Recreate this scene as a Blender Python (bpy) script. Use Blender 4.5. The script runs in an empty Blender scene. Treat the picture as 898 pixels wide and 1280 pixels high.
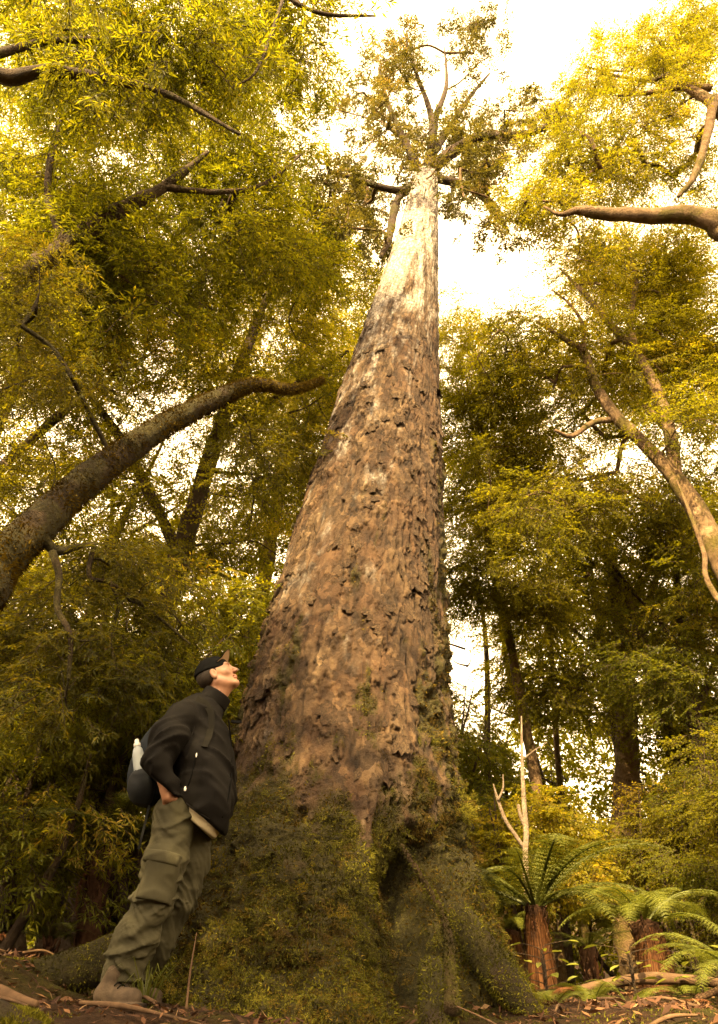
import bpy, math
import numpy as np
from mathutils import Vector, Matrix, Quaternion

# ---------------------------------------------------------------- camera, sky, sun, exposure
FPX, PITCH = 900.0, math.radians(34.0)          # focal length in photo pixels (898 x 1280), upward tilt
CAM = np.array([0.0, 0.0, 0.5])
sc = bpy.context.scene
COL = sc.collection
cam = bpy.data.cameras.new('camera'); camo = bpy.data.objects.new('camera', cam); COL.objects.link(camo)
cam.sensor_fit = 'VERTICAL'; cam.sensor_height = 24.0; cam.lens = FPX / 1280.0 * 24.0
cam.clip_start = 0.05; cam.clip_end = 2000.0
camo.location = CAM; camo.rotation_euler = (math.radians(90) + PITCH, 0, 0)
sc.camera = camo

SUN_EL, SUN_AZ = math.radians(41.0), math.radians(-162.0)      # azimuth from +Y towards +X : behind the camera, to the left
SUN_DIR = np.array([math.cos(SUN_EL)*math.sin(SUN_AZ), math.cos(SUN_EL)*math.cos(SUN_AZ), math.sin(SUN_EL)])
w = bpy.data.worlds.new('World'); sc.world = w; w.use_nodes = True
nt = w.node_tree; nt.nodes.clear()
sky = nt.nodes.new('ShaderNodeTexSky'); sky.sky_type = 'NISHITA'; sky.sun_disc = False
sky.sun_elevation = SUN_EL; sky.sun_rotation = SUN_AZ % (2*math.pi)
sky.air_density = 1.0; sky.dust_density = 6.0; sky.ozone_density = 0.3
hz = nt.nodes.new('ShaderNodeMix'); hz.data_type = 'RGBA'; hz.blend_type = 'MIX'
hz.inputs['Factor'].default_value = 0.7
hz.inputs[7].default_value = (10.6, 7.4, 3.3, 1)                # thin bright overcast in warm late light
bg = nt.nodes.new('ShaderNodeBackground'); bg.inputs['Strength'].default_value = 0.15
ow = nt.nodes.new('ShaderNodeOutputWorld')
nt.links.new(sky.outputs[0], hz.inputs[6]); nt.links.new(hz.outputs[2], bg.inputs['Color']); nt.links.new(bg.outputs[0], ow.inputs[0])
sl = bpy.data.lights.new('sun', 'SUN'); sl.energy = 4.8; sl.angle = math.radians(0.5); sl.color = (1.0, 0.73, 0.33)
so = bpy.data.objects.new('sun', sl); COL.objects.link(so); so.location = (0, 0, 40)
so.rotation_euler = Vector((-SUN_DIR[0], -SUN_DIR[1], -SUN_DIR[2])).to_track_quat('-Z', 'Y').to_euler()
vs = sc.view_settings
sc.display_settings.display_device = 'sRGB'
vs.view_transform = 'Standard'; vs.look = 'None'; vs.gamma = 1.0; vs.use_curve_mapping = False
vs.exposure = 2.55
cy = sc.cycles
sc.render.engine = 'CYCLES'
cy.max_bounces = 7; cy.diffuse_bounces = 4; cy.glossy_bounces = 2; cy.transmission_bounces = 4; cy.transparent_max_bounces = 6
cy.use_denoising = True; cy.use_adaptive_sampling = True; cy.adaptive_threshold = 0.02
cy.sample_clamp_indirect = 8.0; cy.caustics_reflective = False; cy.caustics_refractive = False

# ---------------------------------------------------------------- helpers
CP, SP = math.cos(PITCH), math.sin(PITCH)
def at(px, py, Y):
    """world point seen at photo pixel (px, py) on the vertical plane Y metres in front of the camera"""
    a = (px - 449.0) / FPX; v = -(py - 640.0) / FPX
    d = np.array([a, CP - v*SP, SP + v*CP])
    return CAM + d * (Y / d[1])
def proj(P):
    q = np.asarray(P, float) - CAM
    dep = q[..., 1]*CP + q[..., 2]*SP
    dep = np.where(np.abs(dep) < 1e-3, 1e-3, dep)
    up = -q[..., 1]*SP + q[..., 2]*CP
    return 449.0 + FPX*q[..., 0]/dep, 640.0 - FPX*up/dep, dep
def smooth(e0, e1, x):
    t = np.clip((np.asarray(x, float) - e0) / (e1 - e0), 0, 1); return t*t*(3 - 2*t)
def _hash(ix, iy, iz, s):
    h = (ix.astype(np.int64)*374761393 + iy.astype(np.int64)*668265263 + iz.astype(np.int64)*2147483647 + s*974634721) & 0xFFFFFFFF
    h = ((h ^ (h >> 13)) * 1274126177) & 0xFFFFFFFF
    h = ((h ^ (h >> 15)) * 2246822519) & 0xFFFFFFFF
    return ((h ^ (h >> 16)) & 0xFFFFFF) / float(0xFFFFFF)
def vnoise(P, seed=0):
    """smooth value noise in -1..1"""
    P = np.asarray(P, float); f = np.floor(P); t = P - f; t = t*t*(3 - 2*t); f = f.astype(np.int64)
    out = 0
    for dx in (0, 1):
        wx = t[..., 0] if dx else 1 - t[..., 0]
        for dy in (0, 1):
            wy = t[..., 1] if dy else 1 - t[..., 1]
            for dz in (0, 1):
                wz = t[..., 2] if dz else 1 - t[..., 2]
                out = out + wx*wy*wz*_hash(f[..., 0]+dx, f[..., 1]+dy, f[..., 2]+dz, seed)
    return out*2 - 1
def fbm(P, octv=4, seed=0, gain=0.5):
    s = 0; a = 1.0; n = 0; P = np.asarray(P, float)
    for i in range(octv):
        s = s + a*vnoise(P*(2.03**i), seed + i*17); n += a; a *= gain
    return s / n

def build_mesh(name, V, F, mat, smooth_shade=True, attrs=None, mats=None, midx=None):
    """V (n,3); F (m,k) int array, or a list of such arrays"""
    if isinstance(F, np.ndarray): F = [F]
    F = [np.asarray(f, np.int32) for f in F if len(f)]
    me = bpy.data.meshes.new(name)
    V = np.ascontiguousarray(V, np.float32)
    nl = sum(f.size for f in F); npoly = sum(len(f) for f in F)
    me.vertices.add(len(V)); me.vertices.foreach_set('co', V.ravel())
    me.loops.add(nl); me.loops.foreach_set('vertex_index', np.concatenate([f.ravel() for f in F]))
    tot = np.concatenate([np.full(len(f), f.shape[1], np.int32) for f in F])
    st = np.concatenate([[0], np.cumsum(tot)[:-1]]).astype(np.int32)
    me.polygons.add(npoly); me.polygons.foreach_set('loop_start', st)
    me.update(calc_edges=True)
    me.polygons.foreach_set('use_smooth', np.full(npoly, smooth_shade, bool))
    for k, (dom, arr) in (attrs or {}).items():
        a = me.attributes.new(k, 'FLOAT', dom); a.data.foreach_set('value', np.ascontiguousarray(arr, np.float32))
    for m in (mats or [mat]): me.materials.append(m)
    if midx is not None: me.polygons.foreach_set('material_index', np.ascontiguousarray(midx, np.int32))
    me.validate(); me.update()
    return me
def obj(name, me, parent=None, loc=None):
    o = bpy.data.objects.new(name, me); COL.objects.link(o)
    if parent is not None: o.parent = parent
    if loc is not None: o.location = loc
    return o
def tag(o, label=None, cat=None, group=None, kind=None):
    if label: o['label'] = label
    if cat: o['category'] = cat
    if group: o['group'] = group
    if kind: o['kind'] = kind
    return o
def thing(name, label, cat, loc, group=None):
    o = bpy.data.objects.new(name, None); COL.objects.link(o); o.location = loc; o.empty_display_size = 0.2
    return tag(o, label, cat, group)
def part(name, V, F, mat, parent, smooth_shade=True, attrs=None, kind=None, label=None):
    """V in world space; parent is an unrotated empty / object whose location is the local origin"""
    base = np.array(parent.location) if parent.parent is None else np.array(parent.location) + np.array(parent.parent.location)
    o = obj(name, build_mesh(name, np.asarray(V) - base, F, mat, smooth_shade, attrs), parent)
    if kind: o['kind'] = kind
    if label: o['label'] = label
    return o
def copy_tree(o, parent=None):
    c = o.copy(); COL.objects.link(c); c.parent = parent
    for ch in list(o.children): copy_tree(ch, c)
    return c

def catmull(P, R, n):
    P = np.asarray(P, float); R = np.asarray(R, float)
    if len(P) == 2: 
        t = np.linspace(0, 1, n)[:, None]; return P[0]*(1-t) + P[1]*t, np.interp(t[:, 0], [0, 1], R)
    E = np.vstack([2*P[0]-P[1], P, 2*P[-1]-P[-2]])
    u = np.linspace(0, len(P)-1, n); i = np.minimum(u.astype(int), len(P)-2); t = (u - i)[:, None]
    p0, p1, p2, p3 = E[i], E[i+1], E[i+2], E[i+3]
    Q = 0.5*((2*p1) + (p2-p0)*t + (2*p0-5*p1+4*p2-p3)*t*t + (3*p1-p0-3*p2+p3)*t**3)
    return Q, np.interp(u, np.arange(len(P)), R)
def tube(P, R, sides=8, n=None, rough=0.0, seed=0, cap=True):
    """tapered, slightly lumpy tube; returns verts, quads"""
    n = n or max(4, len(P)*4)
    Q, r = catmull(P, R, n)
    T = np.gradient(Q, axis=0); T /= np.linalg.norm(T, axis=1)[:, None] + 1e-9
    ref = np.array([0.31, 0.47, 0.83]) if abs(T[0] @ np.array([0.31, 0.47, 0.83])) < 0.9 else np.array([1.0, 0, 0])
    N = np.zeros_like(Q); c = ref - T[0]*(ref @ T[0]); N[0] = c/np.linalg.norm(c)
    for k in range(1, n):
        c = N[k-1] - T[k]*(N[k-1] @ T[k]); N[k] = c/(np.linalg.norm(c) + 1e-9)
    B = np.cross(T, N)
    th = np.arange(sides)*2*math.pi/sides
    D = N[:, None, :]*np.cos(th)[None, :, None] + B[:, None, :]*np.sin(th)[None, :, None]
    V = Q[:, None, :] + D*r[:, None, None]
    if rough:
        nz = fbm(np.stack([V[..., 0]*5, V[..., 1]*5, V[..., 2]*5], -1), 3, seed)
        V = V + D*(nz*rough*r[:, None])[..., None]
    V = V.reshape(-1, 3)
    i = np.arange(n-1)[:, None]*sides; j = np.arange(sides)[None, :]; j2 = (j+1) % sides
    F = np.stack([i+j, i+j2, i+sides+j2, i+sides+j], -1).reshape(-1, 4)
    if cap:
        V = np.vstack([V, Q[0], Q[-1] + T[-1]*r[-1]*0.5]); a = len(V)-2
        jj = np.arange(sides); 
        F0 = np.stack([jj*0+a, (jj+1) % sides, jj, jj*0+a], -1); F1 = np.stack([jj*0+a+1, (n-1)*sides+jj, (n-1)*sides+(jj+1) % sides, jj*0+a+1], -1)
        return V, F, np.vstack([F0[:, :3], F1[:, :3]])
    return V, F, np.zeros((0, 3), int)
class Bag:
    """collects verts / faces of one mesh"""
    def __init__(s): s.V = []; s.Q = []; s.T = []; s.n = 0
    def add(s, V, Q=None, T=None):
        V = np.asarray(V, float)
        if Q is not None and len(Q): s.Q.append(np.asarray(Q) + s.n)
        if T is not None and len(T): s.T.append(np.asarray(T) + s.n)
        s.V.append(V); s.n += len(V)
    def tube(s, *a, **k): s.add(*tube(*a, **k))
    def out(s):
        F = []
        if s.Q: F.append(np.vstack(s.Q))
        if s.T: F.append(np.vstack(s.T))
        return np.vstack(s.V), F
    def empty(s): return s.n == 0

# ---------------------------------------------------------------- materials
def _mat(name):
    m = bpy.data.materials.new(name); m.use_nodes = True; t = m.node_tree; t.nodes.clear()
    return m, t, t.nodes.new('ShaderNodeOutputMaterial')
def nd(t, typ, **kw):
    n = t.nodes.new(typ)
    for k, v in kw.items():
        if k.startswith('i_'): n.inputs[k[2:]].default_value = v
        else: setattr(n, k, v)
    return n
def ramp(t, fac, stops):
    r = t.nodes.new('ShaderNodeValToRGB'); e = r.color_ramp.elements
    while len(e) < len(stops): e.new(0.5)
    for el, (p, c) in zip(e, stops): el.position = p; el.color = (*c, 1)
    t.links.new(fac, r.inputs[0]); return r.outputs[0]
def mixc(t, fac, a, b, mode='MIX'):
    m = nd(t, 'ShaderNodeMix', data_type='RGBA', blend_type=mode)
    for sock, v in ((m.inputs['Factor'], fac), (m.inputs[6], a), (m.inputs[7], b)):
        if isinstance(v, (int, float)): sock.default_value = v
        elif isinstance(v, tuple): sock.default_value = (*v, 1)
        else: t.links.new(v, sock)
    return m.outputs[2]
def noise(t, scale, detail=4, rough=0.55, vec=None, dist=0.0):
    n = nd(t, 'ShaderNodeTexNoise'); n.inputs['Scale'].default_value = scale; n.inputs['Detail'].default_value = detail
    n.inputs['Roughness'].default_value = rough; n.inputs['Distortion'].default_value = dist
    if vec is None: vec = nd(t, 'ShaderNodeTexCoord').outputs['Object']
    t.links.new(vec, n.inputs['Vector']); return n.outputs[0]
def stretched(t, sx, sy, sz):
    m = nd(t, 'ShaderNodeMapping'); m.inputs['Scale'].default_value = (sx, sy, sz)
    t.links.new(nd(t, 'ShaderNodeTexCoord').outputs['Object'], m.inputs['Vector']); return m.outputs[0]
def bump(t, h, strength, dist=0.02):
    b = nd(t, 'ShaderNodeBump'); b.inputs['Strength'].default_value = strength; b.inputs['Distance'].default_value = dist
    t.links.new(h, b.inputs['Height']); return b.outputs[0]
def attr(t, name): return nd(t, 'ShaderNodeAttribute', attribute_name=name).outputs['Fac']

def leaf_material(name, stops, trans, tmix=0.4, rough=0.45, spec=0.18):
    m, t, o = _mat(name)
    ad = nd(t, 'ShaderNodeMath', operation='ADD', use_clamp=True); t.links.new(attr(t, 'rnd'), ad.inputs[0]); t.links.new(nd(t, 'ShaderNodeAttribute', attribute_type='INSTANCER', attribute_name='tone').outputs['Fac'], ad.inputs[1]); c = ramp(t, ad.outputs[0], stops)
    p = nd(t, 'ShaderNodeBsdfPrincipled'); t.links.new(c, p.inputs['Base Color'])
    p.inputs['Roughness'].default_value = rough; p.inputs['Specular IOR Level'].default_value = spec
    tr = nd(t, 'ShaderNodeBsdfTranslucent'); tc = mixc(t, 1.0, c, trans, 'MULTIPLY'); t.links.new(tc, tr.inputs['Color'])
    mx = nd(t, 'ShaderNodeMixShader'); mx.inputs[0].default_value = tmix
    t.links.new(p.outputs[0], mx.inputs[1]); t.links.new(tr.outputs[0], mx.inputs[2]); t.links.new(mx.outputs[0], o.inputs[0])
    return m
def simple(name, col, rough=0.7, var=0.25, scale=8.0, bump_s=0.0, bump_scale=60.0, spec=0.3, sheen=0.0, vec=None):
    m, t, o = _mat(name)
    p = nd(t, 'ShaderNodeBsdfPrincipled'); n = noise(t, scale, 5)
    lo = tuple(x*(1-var) for x in col); hi = tuple(min(1, x*(1+var)) for x in col)
    t.links.new(ramp(t, n, [(0.3, lo), (0.7, hi)]), p.inputs['Base Color'])
    p.inputs['Roughness'].default_value = rough; p.inputs['Specular IOR Level'].default_value = spec
    p.inputs['Sheen Weight'].default_value = sheen
    if bump_s: t.links.new(bump(t, noise(t, bump_scale, 3), bump_s, 0.004), p.inputs['Normal'])
    t.links.new(p.outputs[0], o.inputs[0]); return m
def bark_material(name, lo, hi, moss_lo=None, moss_hi=None, moss_amt=0.0, scale=6.0, pale=0.0):
    """branch bark: streaked two-tone, with an optional mossy coat in patches"""
    m, t, o = _mat(name)
    p = nd(t, 'ShaderNodeBsdfPrincipled'); p.inputs['Roughness'].default_value = 0.85; p.inputs['Specular IOR Level'].default_value = 0.2
    n = noise(t, scale, 6, 0.65); c = ramp(t, n, [(0.3, lo), (0.68, hi)])
    h = n
    if moss_lo:
        k = noise(t, 2.2, 5, 0.7); f = ramp(t, k, [(0.62 - moss_amt*0.4, (0, 0, 0)), (0.72 - moss_amt*0.4, (1, 1, 1))])
        mc = ramp(t, noise(t, 30, 4, 0.7), [(0.3, moss_lo), (0.7, moss_hi)])
        c = mixc(t, f, c, mc)
    pf = ramp(t, noise(t, 3.4, 6, 0.75), [(0.58, (0, 0, 0)), (0.66, (pale,)*3)]); c = mixc(t, pf, c, tuple(min(1, x*2.0 + .02) for x in hi))
    t.links.new(c, p.inputs['Base Color'])
    t.links.new(bump(t, noise(t, scale*4, 8, 0.75), 1.0, 0.06), p.inputs['Normal'])
    t.links.new(p.outputs[0], o.inputs[0]); return m

M = {}
Y_ = lambda r, g, b: (r, g, b)
M['leaf_gold'] = leaf_material('leaf_gold', [(0.0, Y_(.062, .064, .006)), (0.5, Y_(.118, .112, .010)), (0.85, Y_(.165, .142, .014)), (1.0, Y_(.24, .175, .03))], (2.6, 2.4, .45), 0.56, 0.5, 0.10)
M['leaf_olive'] = leaf_material('leaf_olive', [(0.0, Y_(.042, .050, .006)), (0.5, Y_(.085, .090, .010)), (0.9, Y_(.13, .12, .013)), (1.0, Y_(.18, .13, .03))], (2.8, 2.5, .45), 0.56, 0.5, 0.12)
M['leaf_dark'] = leaf_material('leaf_dark', [(0.0, Y_(.026, .028, .006)), (0.6, Y_(.055, .054, .009)), (1.0, Y_(.10, .080, .014))], (2.6, 2.2, .45), 0.54, 0.5, 0.12)
M['leaf_crown'] = leaf_material('leaf_crown', [(0.0, Y_(.032, .032, .007)), (0.5, Y_(.070, .066, .012)), (0.9, Y_(.12, .10, .02)), (1.0, Y_(.17, .12, .04))], (1.8, 1.6, .8), 0.4)
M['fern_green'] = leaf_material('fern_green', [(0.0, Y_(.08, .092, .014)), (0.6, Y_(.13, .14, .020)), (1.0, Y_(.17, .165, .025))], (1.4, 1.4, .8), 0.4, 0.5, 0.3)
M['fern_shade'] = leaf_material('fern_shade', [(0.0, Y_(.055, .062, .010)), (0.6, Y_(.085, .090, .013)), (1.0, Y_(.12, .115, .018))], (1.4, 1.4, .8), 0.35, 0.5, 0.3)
M['fern_dead'] = leaf_material('fern_dead', [(0.0, Y_(.13, .05, .02)), (0.6, Y_(.22, .085, .03)), (1.0, Y_(.28, .13, .05))], (1.2, 1.0, .8), 0.25, 0.7, 0.2)
M['moss'] = leaf_material('moss', [(0.0, Y_(.018, .015, .002)), (0.45, Y_(.050, .046, .004)), (0.8, Y_(.105, .100, .007)), (1.0, Y_(.16, .14, .012))], (1.2, 1.2, .7), 0.25, 0.8, 0.15)
M['moss_brown'] = leaf_material('moss_brown', [(0.0, Y_(.026, .015, .003)), (0.5, Y_(.068, .044, .006)), (1.0, Y_(.14, .098, .012))], (1.2, 1.1, .8), 0.2, 0.85, 0.1)
M['litter'] = leaf_material('litter', [(0.0, Y_(.03, .013, .007)), (0.5, Y_(.075, .032, .015)), (0.9, Y_(.15, .075, .033)), (1.0, Y_(.27, .18, .09))], (1.1, 1.0, .8), 0.15, 0.7, 0.25)
M['bark_moss'] = bark_material('bark_moss', (.014, .009, .005), (.045, .028, .013), (.016, .013, .004), (.050, .040, .008), 0.5, 8)
M['root_bark'] = bark_material('root_bark', (.022, .012, .005), (.085, .05, .02), (.04, .034, .006), (.09, .075, .012), 0.35, 9)
M['bark_dark'] = bark_material('bark_dark', (.03, .02, .012), (.085, .055, .032), (.035, .032, .008), (.08, .068, .016), 0.2, 8)
M['bark_warm'] = bark_material('bark_warm', (.075, .042, .020), (.21, .135, .070), (.06, .046, .010), (.12, .09, .02), 0.35, 9, 0.6)
M['bark_pale'] = bark_material('bark_pale', (.16, .11, .075), (.34, .26, .19), (.15, .10, .05), (.22, .15, .08), 0.0, 14)
M['fern_trunk'] = simple('fern_trunk', (.055, .028, .016), 0.9, 0.5, 30, 0.8, 120, 0.1)
M['thatch'] = leaf_material('thatch', [(0.0, Y_(.03, .012, .005)), (0.6, Y_(.075, .03, .011)), (1.0, Y_(.13, .06, .023))], (1.1, 1.0, .8), 0.15, 0.8, 0.1)
M['skirt'] = simple('skirt', (.20, .085, .035), 0.9, 0.5, 40, 0.6, 140, 0.1)
M['stick'] = simple('stick', (.075, .044, .024), 0.85, 0.45, 14, 0.5, 90, 0.15)
# ---------------------------------------------------------------- ground
def gz(x, y):
    x = np.asarray(x, float); y = np.asarray(y, float)
    z = 0.46*smooth(1.3, 3.9, y)
    z = z + 0.24*smooth(-1.42, -2.1, x)*smooth(3.3, 4.5, y)*smooth(16, 9, y) + 0.12*smooth(-2.2, -3.4, x)*smooth(3.5, 5.5, y)*smooth(16, 9, y)
    z = z + 10.0*smooth(24, 62, np.hypot(x, y))
    z = z - 0.12*np.exp(-((x - 0.25)/0.75)**2)*smooth(4.7, 3.9, y)*smooth(1.5, 3.2, y)
    p = np.stack([x, y, x*0], -1)
    z = z + 0.11*fbm(p*1.1, 3, 5)*smooth(0.8, 3.0, np.hypot(x+1.25, y-4.2)) + 0.15*fbm(p*0.22, 2, 9)*smooth(5.5, 9, np.hypot(x, y-3))
    return z
def make_ground():
    g = np.sign(np.linspace(-1, 1, 220))*np.abs(np.linspace(-1, 1, 220))**2.7
    xs = g*90; ys = g*90 + 4.5
    X, Yv = np.meshgrid(xs, ys, indexing='ij')
    Z = gz(X, Yv)
    fine = smooth(9, 4, np.hypot(X, Yv-4.5))
    Z = Z + fine*0.05*fbm(np.stack([X*5, Yv*5, X*0], -1), 4, 3)
    V = np.stack([X, Yv, Z], -1).reshape(-1, 3)
    n = len(xs); i = np.arange(n-1)[:, None]*n; j = np.arange(n-1)[None, :]
    F = np.stack([i+j, i+n+j, i+n+j+1, i+j+1], -1).reshape(-1, 4)
    m, t, o = _mat('forest_floor')
    p = nd(t, 'ShaderNodeBsdfPrincipled'); p.inputs['Roughness'].default_value = 0.95; p.inputs['Specular IOR Level'].default_value = 0.1
    a = ramp(t, noise(t, 22, 8, 0.75), [(0.28, (.010, .006, .004)), (0.5, (.034, .018, .010)), (0.72, (.085, .045, .022))])
    f = ramp(t, noise(t, 1.1, 6, 0.6), [(0.5, (0, 0, 0)), (0.6, (1, 1, 1))])
    g2 = ramp(t, noise(t, 50, 5, 0.7), [(0.3, (.022, .020, .004)), (0.7, (.075, .066, .010))])
    t.links.new(mixc(t, f, a, g2), p.inputs['Base Color'])
    t.links.new(bump(t, noise(t, 30, 8, 0.8), 1.0, 0.05), p.inputs['Normal']); t.links.new(p.outputs[0], o.inputs[0])
    return tag(obj('ground', build_mesh('ground', V, F, m)), kind='structure')
make_ground()

# ---------------------------------------------------------------- the giant tree
G_PY = np.array([1345, 1280, 1240, 1200, 1150, 1100, 1050, 1000, 950, 880, 800, 700, 600, 500, 400, 300, 228, 218])
G_L = np.array([170, 196, 208, 220, 234, 246, 262, 280, 292, 303, 326, 361, 391, 425, 461, 496, 515, 517])
G_R = np.array([720, 668, 642, 624, 606, 592, 582, 575, 570, 561, 557, 553, 551, 549, 548, 548, 547, 547])
def giant_Y(py): return np.interp(py, [218, 1250, 1345], [7.8, 5.25, 5.05])
GM = {}
def make_giant():
    pys = np.concatenate([np.linspace(1345, 900, 350), np.linspace(898.7, 500, 310), np.linspace(498.5, 222, 170)])
    order = np.argsort(-pys); pys = pys[order]
    L = np.interp(pys, G_PY[::-1], G_L[::-1]); R = np.interp(pys, G_PY[::-1], G_R[::-1]); Yc = giant_Y(pys)
    C = np.stack([at((l+r)/2, p, y) for l, r, p, y in zip(L, R, pys, Yc)])
    dep = proj(C)[2]; rad = (R - L)/2/FPX*dep
    # angle 0 = towards the camera, + = right; dense in front, coarse behind
    th = np.concatenate([np.linspace(-1.85, 1.85, 260), np.linspace(1.85, 2*math.pi-1.85, 40)[1:-1]])
    TH, RAD = np.meshgrid(th, rad); Z = C[:, 2][:, None] + TH*0
    hg = Z - 0.45                                      # height above the foot of the tree
    nx, ny = np.sin(TH), -np.cos(TH)
    cyl = np.stack([nx*1.6, ny*1.6, Z*0.35], -1)
    low = smooth(1.9, 0.1, hg)
    lob = lambda t0, w: np.exp(-((TH - t0 + math.pi) % (2*math.pi) - math.pi)**2/(2*w*w))
    d = RAD*0
    d += RAD*0.05*fbm(cyl*0.9, 3, 21)
    d += 0.20*lob(-0.62, 0.36)*smooth(1.35, 0.75, hg + 0.10*fbm(cyl*2.5, 2, 4)) * smooth(-0.4, 0.2, hg+0.3)   # mossy boss, left of front
    d += 0.10*lob(-0.05, 0.22)*smooth(1.0, 0.3, hg)
    d -= 0.75*lob(0.60, 0.16)*smooth(1.0, 0.66, hg + 0.06*fbm(cyl*3, 2, 8))                                    # deep cleft, right of front
    d -= 0.10*lob(0.22, 0.06)*smooth(0.75, 0.4, hg)
    d += 0.14*lob(0.95, 0.22)*smooth(0.9, 0.0, hg)
    d -= 0.16*lob(-1.25, 0.16)*smooth(0.75, 0.2, hg)
    # vertical ribs
    rib = fbm(np.stack([nx*3.2, ny*3.2, Z*0.22], -1), 3, 31)
    d += 0.025*np.abs(rib)*smooth(9, 2, hg)*(RAD/0.7)
    # ---- moss mask
    edge = 1.25*fbm(np.stack([nx*5, ny*5, Z*2.2], -1), 5, 55, 0.62)
    bnd = 1.05 + 0.28*np.exp(-((TH+0.55)/0.35)**2)*1.0 - 0.05*TH + 0.45*smooth(0.5, 1.1, TH) + 0.25*smooth(-0.9, -1.5, TH)
    moss = smooth(-0.22, 0.22, bnd + 0.85*edge - hg)
    pn = fbm(np.stack([nx*6+9, ny*6, Z*1.7], -1), 5, 71, 0.65)
    side = smooth(0.55, 1.25, TH)*smooth(7.5, 4, hg) + smooth(-1.0, -1.45, TH)*smooth(5.5, 3.0, hg)*0.9 + 0.42*smooth(4.5, 1.5, hg)
    patch = smooth(0.26, 0.50, pn*0.80 + 0.42*np.clip(side, 0, 1.1) - 0.02)
    moss = np.clip(np.maximum(moss, patch*0.95), 0, 1)
    # ---- flaking bark plates: jittered cells, lower lips proud
    s = TH*0.66; n_s = int(2*math.pi*0.66/0.088)
    wp = np.stack([nx*7, ny*7, Z*3], -1)
    su = s/(2*math.pi*0.66)*n_s + 0.9*fbm(wp, 2, 13) + 0.55*fbm(wp*5, 2, 15); zu = Z/0.15 + 1.0*fbm(wp*1.1, 2, 14) + 0.75*fbm(wp*np.array([6, 6, 3]), 2, 16)
    f1 = np.full(su.shape, 9.0); f2 = f1.copy(); idv = f1*0; dzc = f1*0
    si, zi = np.floor(su).astype(int), np.floor(zu).astype(int)
    for a in (-1, 0, 1):
        for b in (-1, 0, 1):
            ci, cj = si+a, zi+b; cm = ci % n_s
            jx = _hash(cm, cj, cm*0, 3); jz = _hash(cm, cj, cm*0, 4)
            dx = su-(ci+jx); dz = zu-(cj+jz); dist = np.hypot(dx, dz)
            nid = _hash(cm, cj, cm*0, 6)
            n1 = dist < f1
            f2 = np.where(n1, f1, np.minimum(f2, dist)); idv = np.where(n1, nid, idv); dzc = np.where(n1, dz, dzc); f1 = np.where(n1, dist, f1)
    crack = smooth(0.02, 0.14, f2-f1)
    flaky = smooth(-0.35, 0.25, fbm(np.stack([nx*2.4+5, ny*2.4, Z*0.7], -1), 3, 81))
    amp = np.interp(Z, [0, 3, 7, 10, 13], [1.0, 1.0, 0.8, 0.6, 0.45])
    lift = smooth(0.25, 0.9, idv)
    plate = 0.018*idv + 0.036*np.clip(-dzc + 0.1, -0.25, 0.7)*lift
    fis = np.abs(fbm(np.stack([nx*10, ny*10, Z*2.6], -1), 4, 92))
    fine = 0.012*fbm(np.stack([nx*18, ny*18, Z*10], -1), 3, 91) - 0.020*smooth(0.12, 0.0, fis) + 0.020*fbm(np.stack([nx*7, ny*7, Z*4], -1), 4, 93)
    bare = 1 - moss*0.85
    d += amp*bare*(plate*flaky + fine*1.1)
    # fuzzy moss cushions
    mz = fbm(np.stack([nx*RAD*16, ny*RAD*16, Z*16], -1), 4, 101); mz2 = fbm(np.stack([nx*RAD*5, ny*RAD*5, Z*5], -1), 3, 102)
    mz3 = np.abs(fbm(np.stack([nx*RAD*7, ny*RAD*7, Z*7], -1), 2, 104))
    d += moss*(0.075*mz + 0.120*mz2 + 0.10*mz3 - 0.035)*np.interp(Z, [0, 2, 8], [1, 0.8, 0.5])
    Rr = RAD + d
    V = np.stack([C[:, 0][:, None] + nx*Rr, C[:, 1][:, None] + ny*Rr, Z], -1)
    # roots: droop the lowest rings outwards a little is already in the table
    lich_sunlit = smooth(-0.50, 0.75, 1.2*fbm(np.stack([nx*6+3, ny*6, Z*2.2], -1), 6, 111, 0.7) + np.interp(Z, [2.0, 6.0, 7.8, 9.3, 10.5, 13], [-0.9, -0.62, -0.35, 0.06, 0.30, 0.30]) + 0.18*np.where(TH < 0.2, 1, -1)*smooth(0.1, 0.7, np.abs(TH-0.2)))  # white lichen patches plus painted sunlight: paler upward and on the left
    tone = np.clip(0.42 + 0.42*(idv-0.4)*flaky - 0.30*smooth(0.14, 0.0, fis) + 0.45*fbm(np.stack([nx*9, ny*9, Z*2.5], -1), 4, 121) + 0.25*fbm(np.stack([nx*30, ny*30, Z*14], -1), 2, 122), 0, 1)
    nr, nc = V.shape[:2]
    i = np.arange(nr-1)[:, None]*nc; j = np.arange(nc)[None, :]; j2 = (j+1) % nc
    F = np.stack([i+j, i+j2, i+nc+j2, i+nc+j], -1).reshape(-1, 4)
    m, t, o = _mat('giant_bark')
    p = nd(t, 'ShaderNodeBsdfPrincipled'); p.inputs['Roughness'].default_value = 0.85; p.inputs['Specular IOR Level'].default_value = 0.25
    n1 = noise(t, 9, 7, 0.7); n2 = noise(t, 1.2, 4, 0.6, stretched(t, 3, 3, 1))
    base = ramp(t, attr(t, 'tone'), [(0.05, (.013, .007, .003)), (0.35, (.056, .033, .016)), (0.65, (.115, .074, .039)), (1.0, (.23, .168, .102))])
    base = mixc(t, ramp(t, n2, [(0.42, (0, 0, 0)), (0.62, (.55, .55, .55))]), base, (.075, .036, .016))
    base = mixc(t, ramp(t, n1, [(0.35, (.5, .5, .5)), (0.7, (1, 1, 1))]), (.04, .022, .012), base)
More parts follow.
